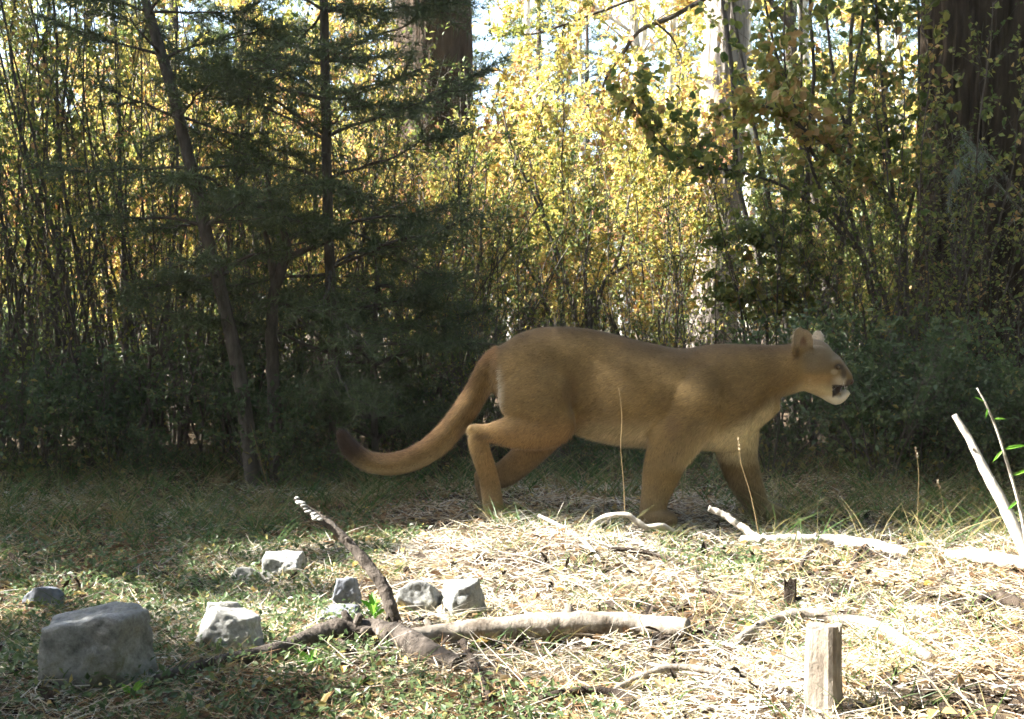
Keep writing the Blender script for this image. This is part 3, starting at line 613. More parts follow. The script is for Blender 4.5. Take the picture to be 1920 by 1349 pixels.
# hind legs
loft(cb, [(968, 668, 38, .035, -.05), (990, 705, 60, .062, -.066), (1008, 745, 71, .068, -.075), (1028, 778, 52, .062, -.08), (1042, 796, 36, .052, -.085)], 40, 28)
loft(cb, [(1062, 782, 30, .045, -.085), (1030, 800, 40, .05, -.088), (985, 808, 36, .042, -.09), (945, 811, 26, .030, -.09), (915, 811, 16, .021, -.09), (897, 809, 13, .019, -.09), (881, 805, 9, .015, -.09)], 40, 24)
loft(cb, [(890, 806, 10, .016, -.09), (897, 830, 18, .021, -.09), (907, 862, 19, .022, -.09), (918, 900, 19, .023, -.09), (925, 940, 19, .027, -.09), (929, 966, 18, .030, -.09)], 34, 22)
loft(cb, [(914, 967, 15, .03, -.09), (938, 968, 17, .042, -.09), (960, 971, 16, .042, -.09), (973, 975, 10, .034, -.09)], 14, 18)
loft(cb, [(1000, 720, 60, .055, .06), (1030, 780, 50, .055, .07), (1022, 825, 34, .046, .075), (985, 866, 29, .038, .08), (945, 898, 26, .030, .08), (908, 904, 19, .024, .075)], 44, 24)
loft(cb, [(899, 893, 12, .020, .07), (909, 922, 20, .025, .08), (920, 955, 17, .025, .08), (927, 968, 15, .026, .08)], 24, 20)
loft(cb, [(914, 967, 13, .026, .08), (942, 968, 16, .040, .08), (968, 971, 14, .038, .08), (980, 975, 9, .032, .08)], 14, 18)
# tail
TAILP = [(945, 672), (918, 695), (897, 735), (872, 775), (842, 815), (805, 848), (765, 868), (722, 874), (685, 865), (658, 842), (643, 815)]
loft(cb, [(u, v, r, r * S, y) for (u, v), r, y in zip(TAILP, (26, 24, 23, 23.5, 23.5, 23, 22, 20.5, 19, 17, 11), np.linspace(0, -.05, 11))], 90, 22)
# ears as cupped shells
def ear(mb, base, up, out, fwd, h, w):
    nu, nv_ = 13, 11; V = []
    for lay in (0, 1):
        for i_ in range(nu):
            t = i_ / (nu - 1); ww = w * math.sqrt(max(0.02, 1 - ((t - .38) / .63) ** 2)) if t > .38 else w * (.8 + .2 * t / .38)
            for j_ in range(nv_):
                s = -1 + 2 * j_ / (nv_ - 1); cup = (s * s) * .55 * ww - .012 * (1 - lay) * (1.2 - .6 * t)
                V.append(base + up * (h * t) + out * (s * ww) + fwd * cup)
    V = np.array(V); n = nu * nv_; F_ = []
    for i_ in range(nu - 1):
        for j_ in range(nv_ - 1):
            a = i_ * nv_ + j_; F_ += [(a, a + nv_, a + nv_ + 1, a + 1), (n + a, n + a + 1, n + a + nv_ + 1, n + a + nv_)]
    for i_ in range(nu - 1):
        for j_, fl in ((0, 0), (nv_ - 1, 1)):
            a = i_ * nv_ + j_; q = (a, n + a, n + a + nv_, a + nv_); F_.append(q if not fl else q[::-1])
    for j_ in range(nv_ - 1):
        for i_, fl in ((0, 1), (nu - 1, 0)):
            a = i_ * nv_ + j_; q = (a, n + a, n + a + 1, a + 1); F_.append(q if not fl else q[::-1])
    mb.add(V, np.array(F_))
ex, ez = C(1496, 668)
ear(cb, np.array([ex, CY - .058, ez]), nrm(np.array([-.14, -.25, 1.])), nrm(np.array([.93, .35, .1])), nrm(np.array([.35, -.93, 0.])), .100, .045)
ex, ez = C(1537, 662)
ear(cb, np.array([ex, CY + .055, ez]), nrm(np.array([.12, .30, 1.])), nrm(np.array([.75, -.60, .1])), nrm(np.array([.60, .75, 0.])), .078, .029)
tmp = cb.build('tmp', M['fur'])
md = tmp.modifiers.new('r', 'REMESH'); md.mode = 'VOXEL'; md.voxel_size = .006
md = tmp.modifiers.new('s', 'SMOOTH'); md.factor = .5; md.iterations = 5
dg = bpy.context.evaluated_depsgraph_get(); ev = tmp.evaluated_get(dg); em = ev.to_mesh()
nv = len(em.vertices); Vb = np.empty(nv * 3); em.vertices.foreach_get('co', Vb); Vb = Vb.reshape(-1, 3)
Nb = np.empty(nv * 3); em.vertex_normals.foreach_get('vector', Nb) if hasattr(em, 'vertex_normals') else em.vertices.foreach_get('normal', Nb); Nb = Nb.reshape(-1, 3)
em.calc_loop_triangles(); T = np.empty(len(em.loop_triangles) * 3, np.int32); em.loop_triangles.foreach_get('vertices', T); T = T.reshape(-1, 3)
ev.to_mesh_clear(); tm_ = tmp.data; bpy.data.objects.remove(tmp); bpy.data.meshes.remove(tm_)

def sstep(a, b, x): t = np.clip((x - a) / (b - a), 0, 1); return t * t * (3 - 2 * t)
tailpath = cr(np.array(TAILP, float), 120)
def cat_uv(V):                                    # side-view coordinates in photo pixels on the cougar's mid plane
    u = 960 + V[:, 0] / S
    v = HOR + (CAM_H - V[:, 2]) / S
    return u, v
def cat_region(V):
    u, v = cat_uv(V); td = np.sqrt((u[:, None] - tailpath[None, ::3, 0]) ** 2 + (v[:, None] - tailpath[None, ::3, 1]) ** 2)
    ti = td.argmin(1) * 3 / 119; tail = (td.min(1) < 34) & (u < 935) & ~((u > 872) & (v > 785))
    return u, v, ti, tail
def cat_color(V, Nn):
    u, v, ti, tail = cat_region(V); n = len(V)
    base = np.array([.208, .142, .060]); dark = np.array([.115, .074, .038]); cream = np.array([.54, .44, .26]); white = np.array([.62, .57, .46]); grey = np.array([.20, .158, .10]); blk = np.array([.03, .022, .018])
    c = np.tile(base, (n, 1)); nz = fbm(V * 14, 3, 5)[:, None]
    def mixc(c, col, w): return c + (col - c) * np.clip(w, 0, 1)[:, None]
    dist0 = lambda a, b, ra, rb: np.sqrt(((u - a) / ra) ** 2 + ((v - b) / rb) ** 2)
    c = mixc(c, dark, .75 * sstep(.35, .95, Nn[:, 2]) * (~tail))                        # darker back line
    c = mixc(c, np.array([.30, .17, .072]), .5 * sstep(760, 820, v) * sstep(860, 930, u) * (1 - sstep(1080, 1120, u)))
    belly = sstep(.15, -.75, Nn[:, 2] + 0) * sstep(1060, 1110, u) * (1 - sstep(1440, 1470, u)) * sstep(770, 830, v)
    c = mixc(c, np.array([.60, .49, .30]), .9 * belly * (1 - sstep(868, 890, v)))
    line = 1 - sstep(-14, 26, (853 - .62 * (u - 1290)) - v + 8)                            # cream chest below a slanted line, painted paler for light bounced off the ground
    c = mixc(c, np.array([.66, .56, .35]), .97 * line * sstep(1285, 1330, u) * (1 - sstep(862, 884, v)) * (u < 1450))
    c = mixc(c, cream, .65 * sstep(-10, 22, v - (752 - .55 * (u - 1440))) * sstep(1420, 1450, u) * (1 - sstep(1500, 1520, u)))   # throat
    c = mixc(c, white, .85 * sstep(.0, .9, -Nn[:, 0]) * sstep(678, 715, v) * (1 - sstep(760, 785, v)) * (u > 917) * (1 - sstep(932, 952, u)) * (~tail))   # pale seat
    c = mixc(c, grey, .45 * sstep(870, 950, v))                                           # greyer lower legs
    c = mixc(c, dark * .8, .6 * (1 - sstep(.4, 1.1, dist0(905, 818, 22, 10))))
    c = mixc(c, dark * .85, .5 * (1 - sstep(.3, 1.1, dist0(1068, 735, 22, 48))))  # shade in the flank fold, painted into the coat
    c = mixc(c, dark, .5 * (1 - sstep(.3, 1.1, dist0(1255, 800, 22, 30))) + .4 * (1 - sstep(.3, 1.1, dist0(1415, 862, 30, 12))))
    c = mixc(c, base * 1.35, .5 * (1 - sstep(.3, 1.1, dist0(1268, 742, 14, 40))) + .4 * (1 - sstep(.3, 1.1, dist0(1225, 805, 10, 26))))  # sunlit streaks on shoulder and elbow, painted into the coat
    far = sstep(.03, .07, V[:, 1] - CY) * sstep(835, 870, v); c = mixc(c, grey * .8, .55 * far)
    # face
    hd = sstep(1486, 1516, u)
    c = mixc(c, grey, .75 * hd * (1 - sstep(690, 712, v)))
    c = mixc(c, np.array([.34, .23, .105]), .8 * hd * sstep(700, 712, v) * (1 - sstep(720, 738, v)) * (1 - sstep(1540, 1565, u)))
    c = mixc(c, cream, .9 * hd * sstep(716, 740, v) * (1 - sstep(1556, 1566, u)))
    c = mixc(c, white, sstep(742, 752, v) * sstep(1526, 1548, u) + sstep(1574, 1579, u) * sstep(732, 737, v))
    c = mixc(c, np.array([.50, .44, .33]), .8 * sstep(1548, 1568, u) * sstep(702, 716, v) * (1 - sstep(724, 731, v)) * (1 - sstep(1578, 1586, u)))
    dist = lambda a, b, ra, rb: np.sqrt(((u - a) / ra) ** 2 + ((v - b) / rb) ** 2)
    c = mixc(c, blk, .9 * (1 - sstep(.6, 1.15, dist(1567, 692, 12, 7))))
    c = mixc(c, blk, .75 * (1 - sstep(.5, 1.2, dist(1577, 704, 7, 12))))
    c = mixc(c, np.array([.42, .36, .25]), .7 * (1 - sstep(.5, 1.1, dist(1558, 701, 9, 6))))
    c = mixc(c, blk * 1.5, .85 * (1 - sstep(.55, 1.15, dist(1590, 722, 11, 8))))
    c = mixc(c, blk, (u > 1557) * (u < 1588) * sstep(724, 728, v) * (1 - sstep(742, 747, v + .55 * (u - 1566))))
    er = (1 - sstep(644, 662, v)) * (u > 1470) * (u < 1560) * (np.abs(V[:, 1] - CY) > .045)
    er0 = (v < 655) & (u > 1470) & (u < 1560) & (np.abs(V[:, 1] - CY) > .045)
    c = mixc(c, np.array([.38, .32, .23]), .8 * er)
    inn = er * (V[:, 1] < CY) * (Nn[:, 1] < -.2); c = mixc(c, np.array([.13, .075, .05]), .85 * inn * (1 - sstep(.5, 1.0, dist(1499, 650, 9, 20))))
    c = mixc(c, cream, .8 * inn * (1 - sstep(.5, 1.0, dist(1510, 664, 7, 6))))
    c = mixc(c, white * .9, .9 * (er0 & (V[:, 1] > CY) & (Nn[:, 0] > .35)))
    c = mixc(c, blk * 2.2, .55 * (1 - sstep(.5, 1, dist(1488, 668, 6, 16))) * (V[:, 1] < CY))
    # tail
    c = np.where(tail[:, None], base * np.array([1, .95, .95]), c)
    c = mixc(c, np.array([.30, .165, .08]), .6 * tail * sstep(.0, .8, Nn[:, 2]))
    c = mixc(c, cream, .45 * tail * sstep(.0, .8, -Nn[:, 2]))
    c = mixc(c, np.array([.030, .018, .013]), .95 * tail * sstep(.72, .88, ti))
    return np.clip(c * (1 + .16 * nz), .005, .9)
ORG = np.array([C(1200, 985)[0], CY, 0.])
ORG[2] = 0.; LIFT = float(np.mean([H(*P(u_, 985, y_)[:2]) for u_, y_ in ((930, CY - .09), (1220, CY - .1), (1440, CY + .09))])) + .006
cougar = thing('cougar', 'tawny cougar walking along the trail with open mouth and long low curving tail', 'cougar', ORG)
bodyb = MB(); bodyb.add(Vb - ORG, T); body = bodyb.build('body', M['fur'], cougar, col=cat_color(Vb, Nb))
# fur strands
A_ = Vb[T[:, 0]]; B_ = Vb[T[:, 1]]; C_ = Vb[T[:, 2]]; area = np.linalg.norm(np.cross(B_ - A_, C_ - A_), axis=1)
NS = 200000; ti_ = rng.choice(len(T), NS, p=area / area.sum()); r1_ = np.sqrt(rng.random(NS))[:, None]; r2_ = rng.random(NS)[:, None]
pos = A_[ti_] * (1 - r1_) + B_[ti_] * r1_ * (1 - r2_) + C_[ti_] * r1_ * r2_; nn = nrm(Nb[T[ti_, 0]] + Nb[T[ti_, 1]] + Nb[T[ti_, 2]])
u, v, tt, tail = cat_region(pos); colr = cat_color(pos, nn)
flow = np.tile(np.array([-1., 0, -.45]), (NS, 1))
leg = (v > 800) & ~tail; w_ = sstep(780, 860, v)[:, None] * leg[:, None]; flow = flow * (1 - w_) + np.array([-.25, 0, -1.]) * w_
tp = nrm(np.gradient(tailpath, axis=0)); k_ = np.clip((tt * 119).astype(int), 0, 119); flow = np.where(tail[:, None], np.stack([tp[k_, 0], 0 * tt, -tp[k_, 1]], -1), flow)
hd = u > 1490; flow = np.where(hd[:, None], np.array([-1., 0, -.25]), flow)
ln = np.where(tail, .021, .015); ln = np.where((v > 800) & (v < 860) & (u > 1060) & (u < 1430) & (nn[:, 2] < -.1), .030, ln); ln = np.where((v > 860), .010, ln); ln = np.where(hd, .0075, ln); ln = np.where((u > 1545), .004, ln)
ln = np.where((u > 1290) & (u < 1500) & (v > 730) & (nn[:, 2] < .2), .020, ln)
ln = ln * (.6 + .7 * rng.random(NS)); ft = flow - nn * (flow * nn).sum(1, keepdims=True)
wav = vnoise(pos * 26, 55)[:, None]; dirn = nrm(nrm(ft) * .9 + nn * (.30 + .05 * wav) + rvec(NS) * .20 + np.cross(nn, nrm(ft)) * wav * .16)
sd = nrm(np.cross(dirn, nn)) * .0010
colr = colr * (1 + .26 * rng.normal(size=(NS, 1)) + .16 * vnoise(pos * 70, 56)[:, None] + .12 * vnoise(pos * 30, 57)[:, None] + .10 * vnoise(pos * 11, 58)[:, None]); tip = colr * 1.15
V3 = np.stack([pos - sd - nn * .001, pos + sd - nn * .001, pos + dirn * ln[:, None]], 1).reshape(-1, 3) - ORG
fb = MB(); sn = nrm(nn + dirn * .25 + rvec(NS) * .2); fb.add(V3, np.arange(3 * NS).reshape(-1, 3), .5, np.repeat(sn, 3, 0))
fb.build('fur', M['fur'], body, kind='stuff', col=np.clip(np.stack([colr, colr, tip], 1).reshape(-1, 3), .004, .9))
cougar.location.z = LIFT
# eye, nose, whiskers, teeth
def ball(mb, c, r, sc=(1, 1, 1), n=10):
    th = np.linspace(0, math.pi, n); ph = np.linspace(0, 2 * math.pi, 2 * n, endpoint=False)
    v = np.stack([np.sin(th)[:, None] * np.cos(ph), np.sin(th)[:, None] * np.sin(ph), np.cos(th)[:, None] + 0 * ph], -1).reshape(-1, 3) * r * np.array(sc) + c
    i = np.arange(n - 1)[:, None] * 2 * n; j = np.arange(2 * n)[None]; j2 = (j + 1) % (2 * n)
    mb.add(v, np.stack([i + j, i + j2, i + 2 * n + j2, i + 2 * n + j], -1).reshape(-1, 4))
for s in (-1, 1):
    x, z = C(1564, 692); mb = MB(); ball(mb, np.array([x, CY + s * .049, z]) - ORG, .0105); mb.build('eye', M['eye'], cougar)
x, z = C(1594, 720); mb = MB(); ball(mb, np.array([x, CY, z]) - ORG, .017, (.7, 1.1, .75)); mb.build('nose', M['nose'], cougar)
for s in (-1, 1):
    for k in range(4):
        x, z = C(1576 + rng.uniform(-5, 4), 720 + rng.uniform(-5, 4)); a = np.array([x, CY + s * .042, z]) - ORG
        d = nrm(np.array([rng.uniform(-.5, .35), s * rng.uniform(.5, 1), rng.uniform(-.6, .15)])); L = rng.uniform(.05, .085); t = np.linspace(0, 1, 6)[:, None]
        mb = MB(); tube(mb, a + d * L * t + np.array([-.02, 0, -.03]) * t ** 2, np.linspace(.0004, .00015, 6), 4); mb.build('whisker', M['white'], cougar)
    for (uu, vv, dz, yy) in ((1586, 729, -.010, .013), (1584, 743, .009, .011)):
        x, z = C(uu, vv); mb = MB(); a = np.array([x, CY + s * yy, z]) - ORG; tube(mb, np.array([a, a + [0, 0, dz * .6], a + [.001, 0, dz]]), [.0022, .0016, .0004], 6); mb.build('tooth', M['white'], cougar)

# ------------------------------------------------------------------ rocks
import bmesh
def rock(label, px0, px1, py0, py1, mat_, seed, depth_k=.8, rz=0., name='rock', base_py=None, planes=None, sink=.12, rough=.05):
    """px0..px1, py0..py1: its outline in the photo; it stands on the ground at the bottom row"""
    g_ = G((px0 + px1) / 2, base_py or py1); y = g_[1]; w = (px1 - px0) * y / F_PX; h = (py1 - py0) * y / F_PX
    r_ = np.random.default_rng(seed); bm = bmesh.new(); bmesh.ops.create_icosphere(bm, subdivisions=5, radius=1); v = np.array([q.co[:] for q in bm.verts])
    f = np.array([[q.index for q in fc.verts] for fc in bm.faces]); bm.free(); d = nrm(v)
    pl = nrm(np.vstack([r_.normal(size=(9, 3)), [[0, -1, .15], [0, .2, 1], [-1, 0, .1], [1, -.2, .2], [0, 1, 0], [0, 0, -1]]])) if planes is None else nrm(np.array(planes, float)); hh = r_.uniform(.74, 1.0, len(pl))
    rr = np.min(np.where(d @ pl.T > .05, hh[None] / np.maximum(d @ pl.T, .05), 9), 1); rr = np.minimum(rr, 1.35)
    rr2 = rr.copy(); v = d * rr[:, None]
    ext = v.max(0) - v.min(0); v = (v - (v.max(0) + v.min(0)) / 2) / ext * np.array([w, w * depth_k, h * (1 + sink)])
    v = v + d * (min(w, h) * rough * (fbm(v / w * 3.5 + seed, 4, seed) + .35 * fbm(v / w * 15, 3, seed + 2)))[:, None]
    if rz: c, s = math.cos(rz), math.sin(rz); v = v @ np.array([[c, s, 0], [-s, c, 0], [0, 0, 1]])
    o = np.array([g_[0], y + w * depth_k * .35, H(g_[0], y + w * depth_k * .35)]); v[:, 2] += h / 2 * (1 + sink) - h * sink
    mb = MB(); mb.add(v, f); ob = mb.build(name, mat_); ob.location = o
    me = ob.data; 
    return tag(ob, label, 'rock')
rock('big blocky grey rock lying half in shade on the forest floor', 58, 272, 1152, 1292, M['rock'], 3, .7, planes=[(0, -1, .12), (-.25, 0, 1), (.12, -.1, 1), (-1, -.1, .06), (1, -.35, .05), (.6, .8, 0), (0, 1, 0), (0, 0, -1), (.3, -.9, -.6)], rough=.05)
rock('pale rounded boulder beside the grey end of the long fallen branch', 356, 492, 1166, 1256, M['rock_pale'], 8, .7, base_py=1232)
rock('smaller pale stone perched against the back of the rounded boulder', 382, 470, 1138, 1215, M['rock_pale'], 12, .7, base_py=1205)
rock('small white sunlit stone in the grass next to a half-shaded stone', 424, 484, 1064, 1098, M['rock_pale'], 15, .8)
rock('half-shaded pale stone with one bright side in the grass', 488, 568, 1038, 1092, M['rock_pale'], 19, .8)
rock('dark blue-grey stone behind the big blocky rock', 38, 112, 1102, 1146, M['rock_dark'], 23, .8)
rock('narrow dark stone behind the green sprout', 624, 678, 1082, 1150, M['rock_dark'], 27, .7)
rock('angular grey stone leaning beside the leaning stick', 742, 832, 1088, 1158, M['rock'], 31, .8)
rock('low grey stone touching the angular grey stone', 822, 912, 1092, 1164, M['rock'], 37, .8)
rock('flat dark stone half buried in front of the narrow dark stone', 590, 680, 1140, 1172, M['rock_dark'], 43, .8)

# ------------------------------------------------------------------ fallen wood
def wood(name, label, cat, pl, rpx, mat_, n=40, sides=10, rough=.16, seed=0, freq=28, knots=0):
    """pl: (px, py) lying on the ground, or (px, py, depth); rpx: radius in photo pixels along it"""
    pts = []; rr = []
    for k, q in enumerate(pl):
        r = np.interp(k / (len(pl) - 1), np.linspace(0, 1, len(rpx)), rpx)
        if len(q) == 2: p = G(q[0], q[1], 0.0); rm = r * p[1] / F_PX; p = G(q[0], q[1], rm * .9 + (.016 if rm < .011 else .004))
        else: p = P(*q); rm = r * p[1] / F_PX
        pts.append(p); rr.append(rm)
    q = cr(np.c_[np.array(pts), rr], n); o = q[0, :3].copy(); o[2] = H(o[0], o[1]); mb = MB()
    tube(mb, q[:, :3] - o, np.maximum(q[:, 3], .0006), sides, rough, freq, seed)
    r_ = np.random.default_rng(seed + 5)
    for k in range(knots):
        i_ = r_.integers(3, n - 3); d = nrm(r_.normal(size=3) + [0, -.3, .8]); L = q[i_, 3] * r_.uniform(1.2, 1.9)
        tube(mb, np.array([q[i_, :3] - o, q[i_, :3] - o + d * L * .6, q[i_, :3] - o + d * L]), [q[i_, 3] * .5, q[i_, 3] * .36, q[i_, 3] * .26], 7, .2, freq, k)
    ob = mb.build(name, mat_); ob.location = o
    if label: tag(ob, label, cat)
    return ob
wood('fallen_branch', 'long crooked fallen branch with rough bark running past the pale boulder', 'branch', [(292, 1276), (360, 1252), (430, 1238), (500, 1226), (560, 1206), (620, 1188), (690, 1184), (740, 1192), (800, 1222), (858, 1246)], [9, 12, 14, 17, 22, 25, 22, 15], M['wood_mid'], 220, 26, .2, 2, 26, 6)
wood('fallen_log', 'smooth grey fallen log with peeling bark in the sunny clearing', 'log', [(752, 1196), (830, 1190), (920, 1182), (1010, 1176), (1100, 1172), (1190, 1172), (1290, 1180)], [15, 20, 24, 25, 22, 18], M['wood_grey'], 160, 26, .10, 6, 22, 5)
yb = G(745, 1190)[1]
wood('leaning_stick', 'dark dead stick with pale lobes as its sunlit tip leaning up from the fallen branch', 'stick', [(752, 1196, yb), (735, 1150, yb), (722, 1105, yb + .02), (692, 1062, yb + .05), (655, 1020, yb + .08), (620, 985, yb + .1), (585, 962, yb + .12), (553, 934, yb + .13)], [13, 13, 11, 10, 9, 7, 5], M['wood_mid'], 150, 18, .2, 9, 40, 5)
stk = bpy.data.objects['leaning_stick']
reseed(120)
for k in range(13):                              # pale lobes added near the tip, standing in for sunlight on it
    t = k / 12; a = P(555 + 46 * t + rng.uniform(-3, 3), 938 + 38 * t + rng.uniform(-4, 4), yb + .115 - .03 * t); mb = MB(); ball(mb, a - np.array(stk.location), rng.uniform(.005, .008), (1.2, .9, .7), 7)
    mb.build('lit_lobe', M['rock_pale'], stk)
wood('fallen_pole', 'bleached fallen pole lying in the sunny grass beyond the arched twig', 'log', [(1390, 1012), (1460, 1012), (1560, 1014), (1640, 1024), (1705, 1038)], [6, 9, 11, 11, 7], M['wood_pale'], 140, 18, .2, 13, 40, 4)
wood('bleached_log', 'short bleached log with a broken end beside the leaning bleached stick', 'log', [(1775, 1042), (1840, 1046), (1910, 1056), (1990, 1072)], [9, 13, 13, 12], M['wood_pale'], 80, 16, .2, 14, 40, 3)
yl = G(1930, 1075)[1]
wood('leaning_pole', 'thick bleached stick leaning up against the dark shade', 'stick', [(1945, 1085, yl), (1916, 1020, yl + .02), (1880, 945, yl + .06), (1845, 880, yl + .1), (1818, 825, yl + .13), (1789, 778, yl + .15)], [14, 13, 11, 9, 7, 5], M['wood_pale'], 50, 12, .12, 17, 40, 4)
wood('curved_twig', 'pale curved bare twig arching beside the cougar front paw', 'twig', [(1098, 1002, 4.6), (1120, 976, 4.58), (1145, 967, 4.56), (1175, 966, 4.55), (1192, 977, 4.55), (1212, 988, 4.55), (1240, 986, 4.55), (1266, 998, 4.57)], [3.5, 5, 5.5, 6, 6, 4], M['wood_pale'], 40, 8, .2, 21)
wood('forked_twig', 'thin pale twig slanting down through dry grass near the curved twig', 'twig', [(1010, 967, 4.55), (1045, 984, 4.5), (1080, 1004, 4.45), (1105, 1026), (1125, 1050)], [3, 4, 4, 3], M['wood_pale'], 30, 8, .2, 22)
wood('knobbly_stick', 'knobbly pale stick pointing at the cougar far front paw', 'stick', [(1328, 954, 4.56), (1355, 964, 4.55), (1385, 985, 4.53), (1412, 1004, 4.51), (1430, 1016)], [6, 7, 7, 8], M['wood_pale'], 36, 9, .35, 23, 60, 6)
wood('bare_stick', 'dark thin stick lying across the brightest patch of ground', 'stick', [(1140, 1030), (1185, 1032), (1230, 1040), (1270, 1054), (1310, 1072)], [4, 4.5, 4, 3], M['wood_dark'], 30, 8, .2, 24)
wood('short_stick', 'short dark stick standing out of the bright litter', 'stick', [(1370, 1150), (1345, 1120), (1320, 1095), (1303, 1075)], [3, 3.5, 3, 2], M['wood_dark'], 20, 8, .2, 25)
wood('arched_branch', 'arched dark branch with a broken end behind the standing stub', 'branch', [(1385, 1200), (1430, 1172), (1480, 1156), (1530, 1154), (1580, 1164), (1640, 1174), (1690, 1200), (1745, 1236)], [8, 10, 12, 12, 12, 12, 10], M['wood_grey'], 50, 10, .18, 26, 30, 4)
wood('arched_twig', 'thin curved dark twig arching over the bleached trunk', 'twig', [(1598, 1060), (1610, 1035), (1640, 1014), (1670, 1010), (1692, 1020)], [4, 4.5, 4, 3], M['wood_dark'], 28, 8, .15, 27)
wood('hooked_twig', 'hooked dark twig in the grass before the bleached trunk', 'twig', [(1500, 1068), (1508, 1050), (1530, 1030), (1560, 1018)], [3.5, 4, 3], M['wood_dark'], 24, 8, .15, 28)
wood('bowed_stick', 'bowed grey stick near the bottom edge of the clearing', 'stick', [(1140, 1300), (1190, 1276), (1240, 1256), (1290, 1252), (1350, 1262)], [5, 7, 8, 7, 5], M['wood_grey'], 36, 9, .18, 29, 30, 3)
wood('mossy_stick', 'greenish half-buried stick in front of the bowed stick', 'stick', [(1010, 1312), (1060, 1300), (1110, 1296), (1160, 1302), (1190, 1318)], [7, 9, 9, 7], M['wood_dark'], 30, 9, .2, 30)
wood('thin_pole', 'straight thin dark stick slanting beneath the fallen log', 'stick', [(868, 1205), (885, 1240), (902, 1275), (920, 1312)], [7, 8, 7, 6], M['wood_dark'], 30, 9, .2, 31, 30, 3)
wood('split_stick', 'pale split stick resting on the fallen branch beside the green sprout', 'stick', [(560, 1206), (600, 1184), (640, 1164), (680, 1148)], [3, 4, 3], M['wood_pale'], 24, 8, .15, 32)
wood('bark_strip', 'dark strip of bark lying at the clearing edge on the sunny side', 'branch', [(1830, 1130), (1870, 1124), (1920, 1136), (1970, 1150)], [10, 14, 12, 8], M['wood_dark'], 30, 10, .25, 33)
# standing stub and splintered stub
def stub(name, label, px0, px1, py0, base_y, mat_, seed, rz, jag, sides=7):
    x0 = P(px0, py0, base_y)[0]; x1 = P(px1, py0, base_y)[0]; zt = P(px0, py0, base_y)[2]; r_ = np.random.default_rng(seed); cx = (x0 + x1) / 2; o = np.array([cx, base_y, H(cx, base_y)]); w = (x1 - x0) / 2
    a = np.linspace(0, 2 * math.pi, 28, endpoint=False); n = 26; sq = 1 / np.maximum(np.abs(np.cos(a + rz)), np.abs(np.sin(a + rz))); sq = np.minimum(sq, 1.28) / 1.2
    t = np.linspace(0, 1, n); top = (zt - o[2]) * (1 - jag * np.abs(vnoise(np.stack([np.cos(a) * 2.2, np.sin(a) * 2.2, 0 * a], -1), seed)))
    z = -.03 + (top[None] + .03) * t[:, None]; R = w * sq[None] * (1.08 - .1 * t[:, None]); v = np.stack([R * np.cos(a), R * np.sin(a), z], -1)
    v[..., :2] *= 1 + .05 * fbm(np.stack([np.cos(a)[None] * 4 + 0 * z, np.sin(a)[None] * 4 + 0 * z, z * 9], -1), 3, seed)[..., None]
    s = 28; i = np.arange(n - 1)[:, None] * s; j = np.arange(s)[None]; j2 = (j + 1) % s; f = np.stack([i + j, i + j2, i + s + j2, i + s + j], -1).reshape(-1, 4)
    v = np.vstack([v.reshape(-1, 3), [[0, 0, float(np.mean(top)) - .004]]]); jj = np.arange(s)
    mb = MB(); mb.add(v, [f, np.stack([(n - 1) * s + jj, (n - 1) * s + (jj + 1) % s, np.full(s, n * s)], -1)]); ob = mb.build(name, mat_, smooth=False); ob.location = o; return tag(ob, label, 'stump')
stub('standing_stub', 'squared pale wooden stub standing upright in the bright litter', 1510, 1580, 1168, 2.42, M['wood_grey'], 3, .55, .12)
stub('splintered_stub', 'small splintered brown stub sticking up in the sunny grass', 1468, 1496, 1078, G(1480, 1145)[1], M['wood_dark'], 9, .2, .8)

# thin stalk with narrow green leaves beside the leaning pole
reseed(130)
def stalk(label, pl, depth, r, leaf_list, mat_, head=False, name='stalk', lmat='sprout'):
    y = depth; pts = np.array([P(px, py, y) for px, py in pl]); o = pts[0].copy(); o[2] = H(o[0], o[1]); pts[0][2] = o[2] - .01; q = cr(pts - o, 24)
    root = thing(name, label, 'plant', o); mb = MB(); tube(mb, q, np.linspace(r, r * .35, 24), 6, .1, 60); mb.build('stem', mat_, root)
    for (t, dx, dz, L) in leaf_list:
        p = q[int(t * 23)]; mb = MB(); d = nrm(np.array([[dx, rng.uniform(-.5, .1), dz]])); leaves(mb, p[None], d, nrm(np.array([[0, -.8, .6]])), np.array([L]), .16 if lmat == 'sprout' else .3, .05, hexa=True); mb.build('leaf', M[lmat], root, smooth=False)
    if head:
        mb = MB(); k = 26; f = 19 + 4 * rng.random(k); i_ = f.astype(int).clip(0, 22); leaves(mb, q[i_], nrm(nrm(q[23] - q[19]) + .5 * rvec(k)), rvec(k), .012, .3); mb.build('seed_head', M['straw'], root, kind='stuff')
    return root
stalk('thin pale stalk with narrow green leaves next to the thick leaning stick', [(1935, 1040), (1915, 965), (1895, 890), (1872, 815), (1850, 760), (1832, 728)], 3.98, .006, [(.30, -.7, -.5, .05), (.55, 1, .25, .07), (.55, -.6, -.7, .05), (.72, 1, .05, .04), (.80, -.15, -1, .035), (.42, .9, .4, .06), (.84, -1, .5, .04), (.2, .5, .6, .05)], M['wood_pale'])
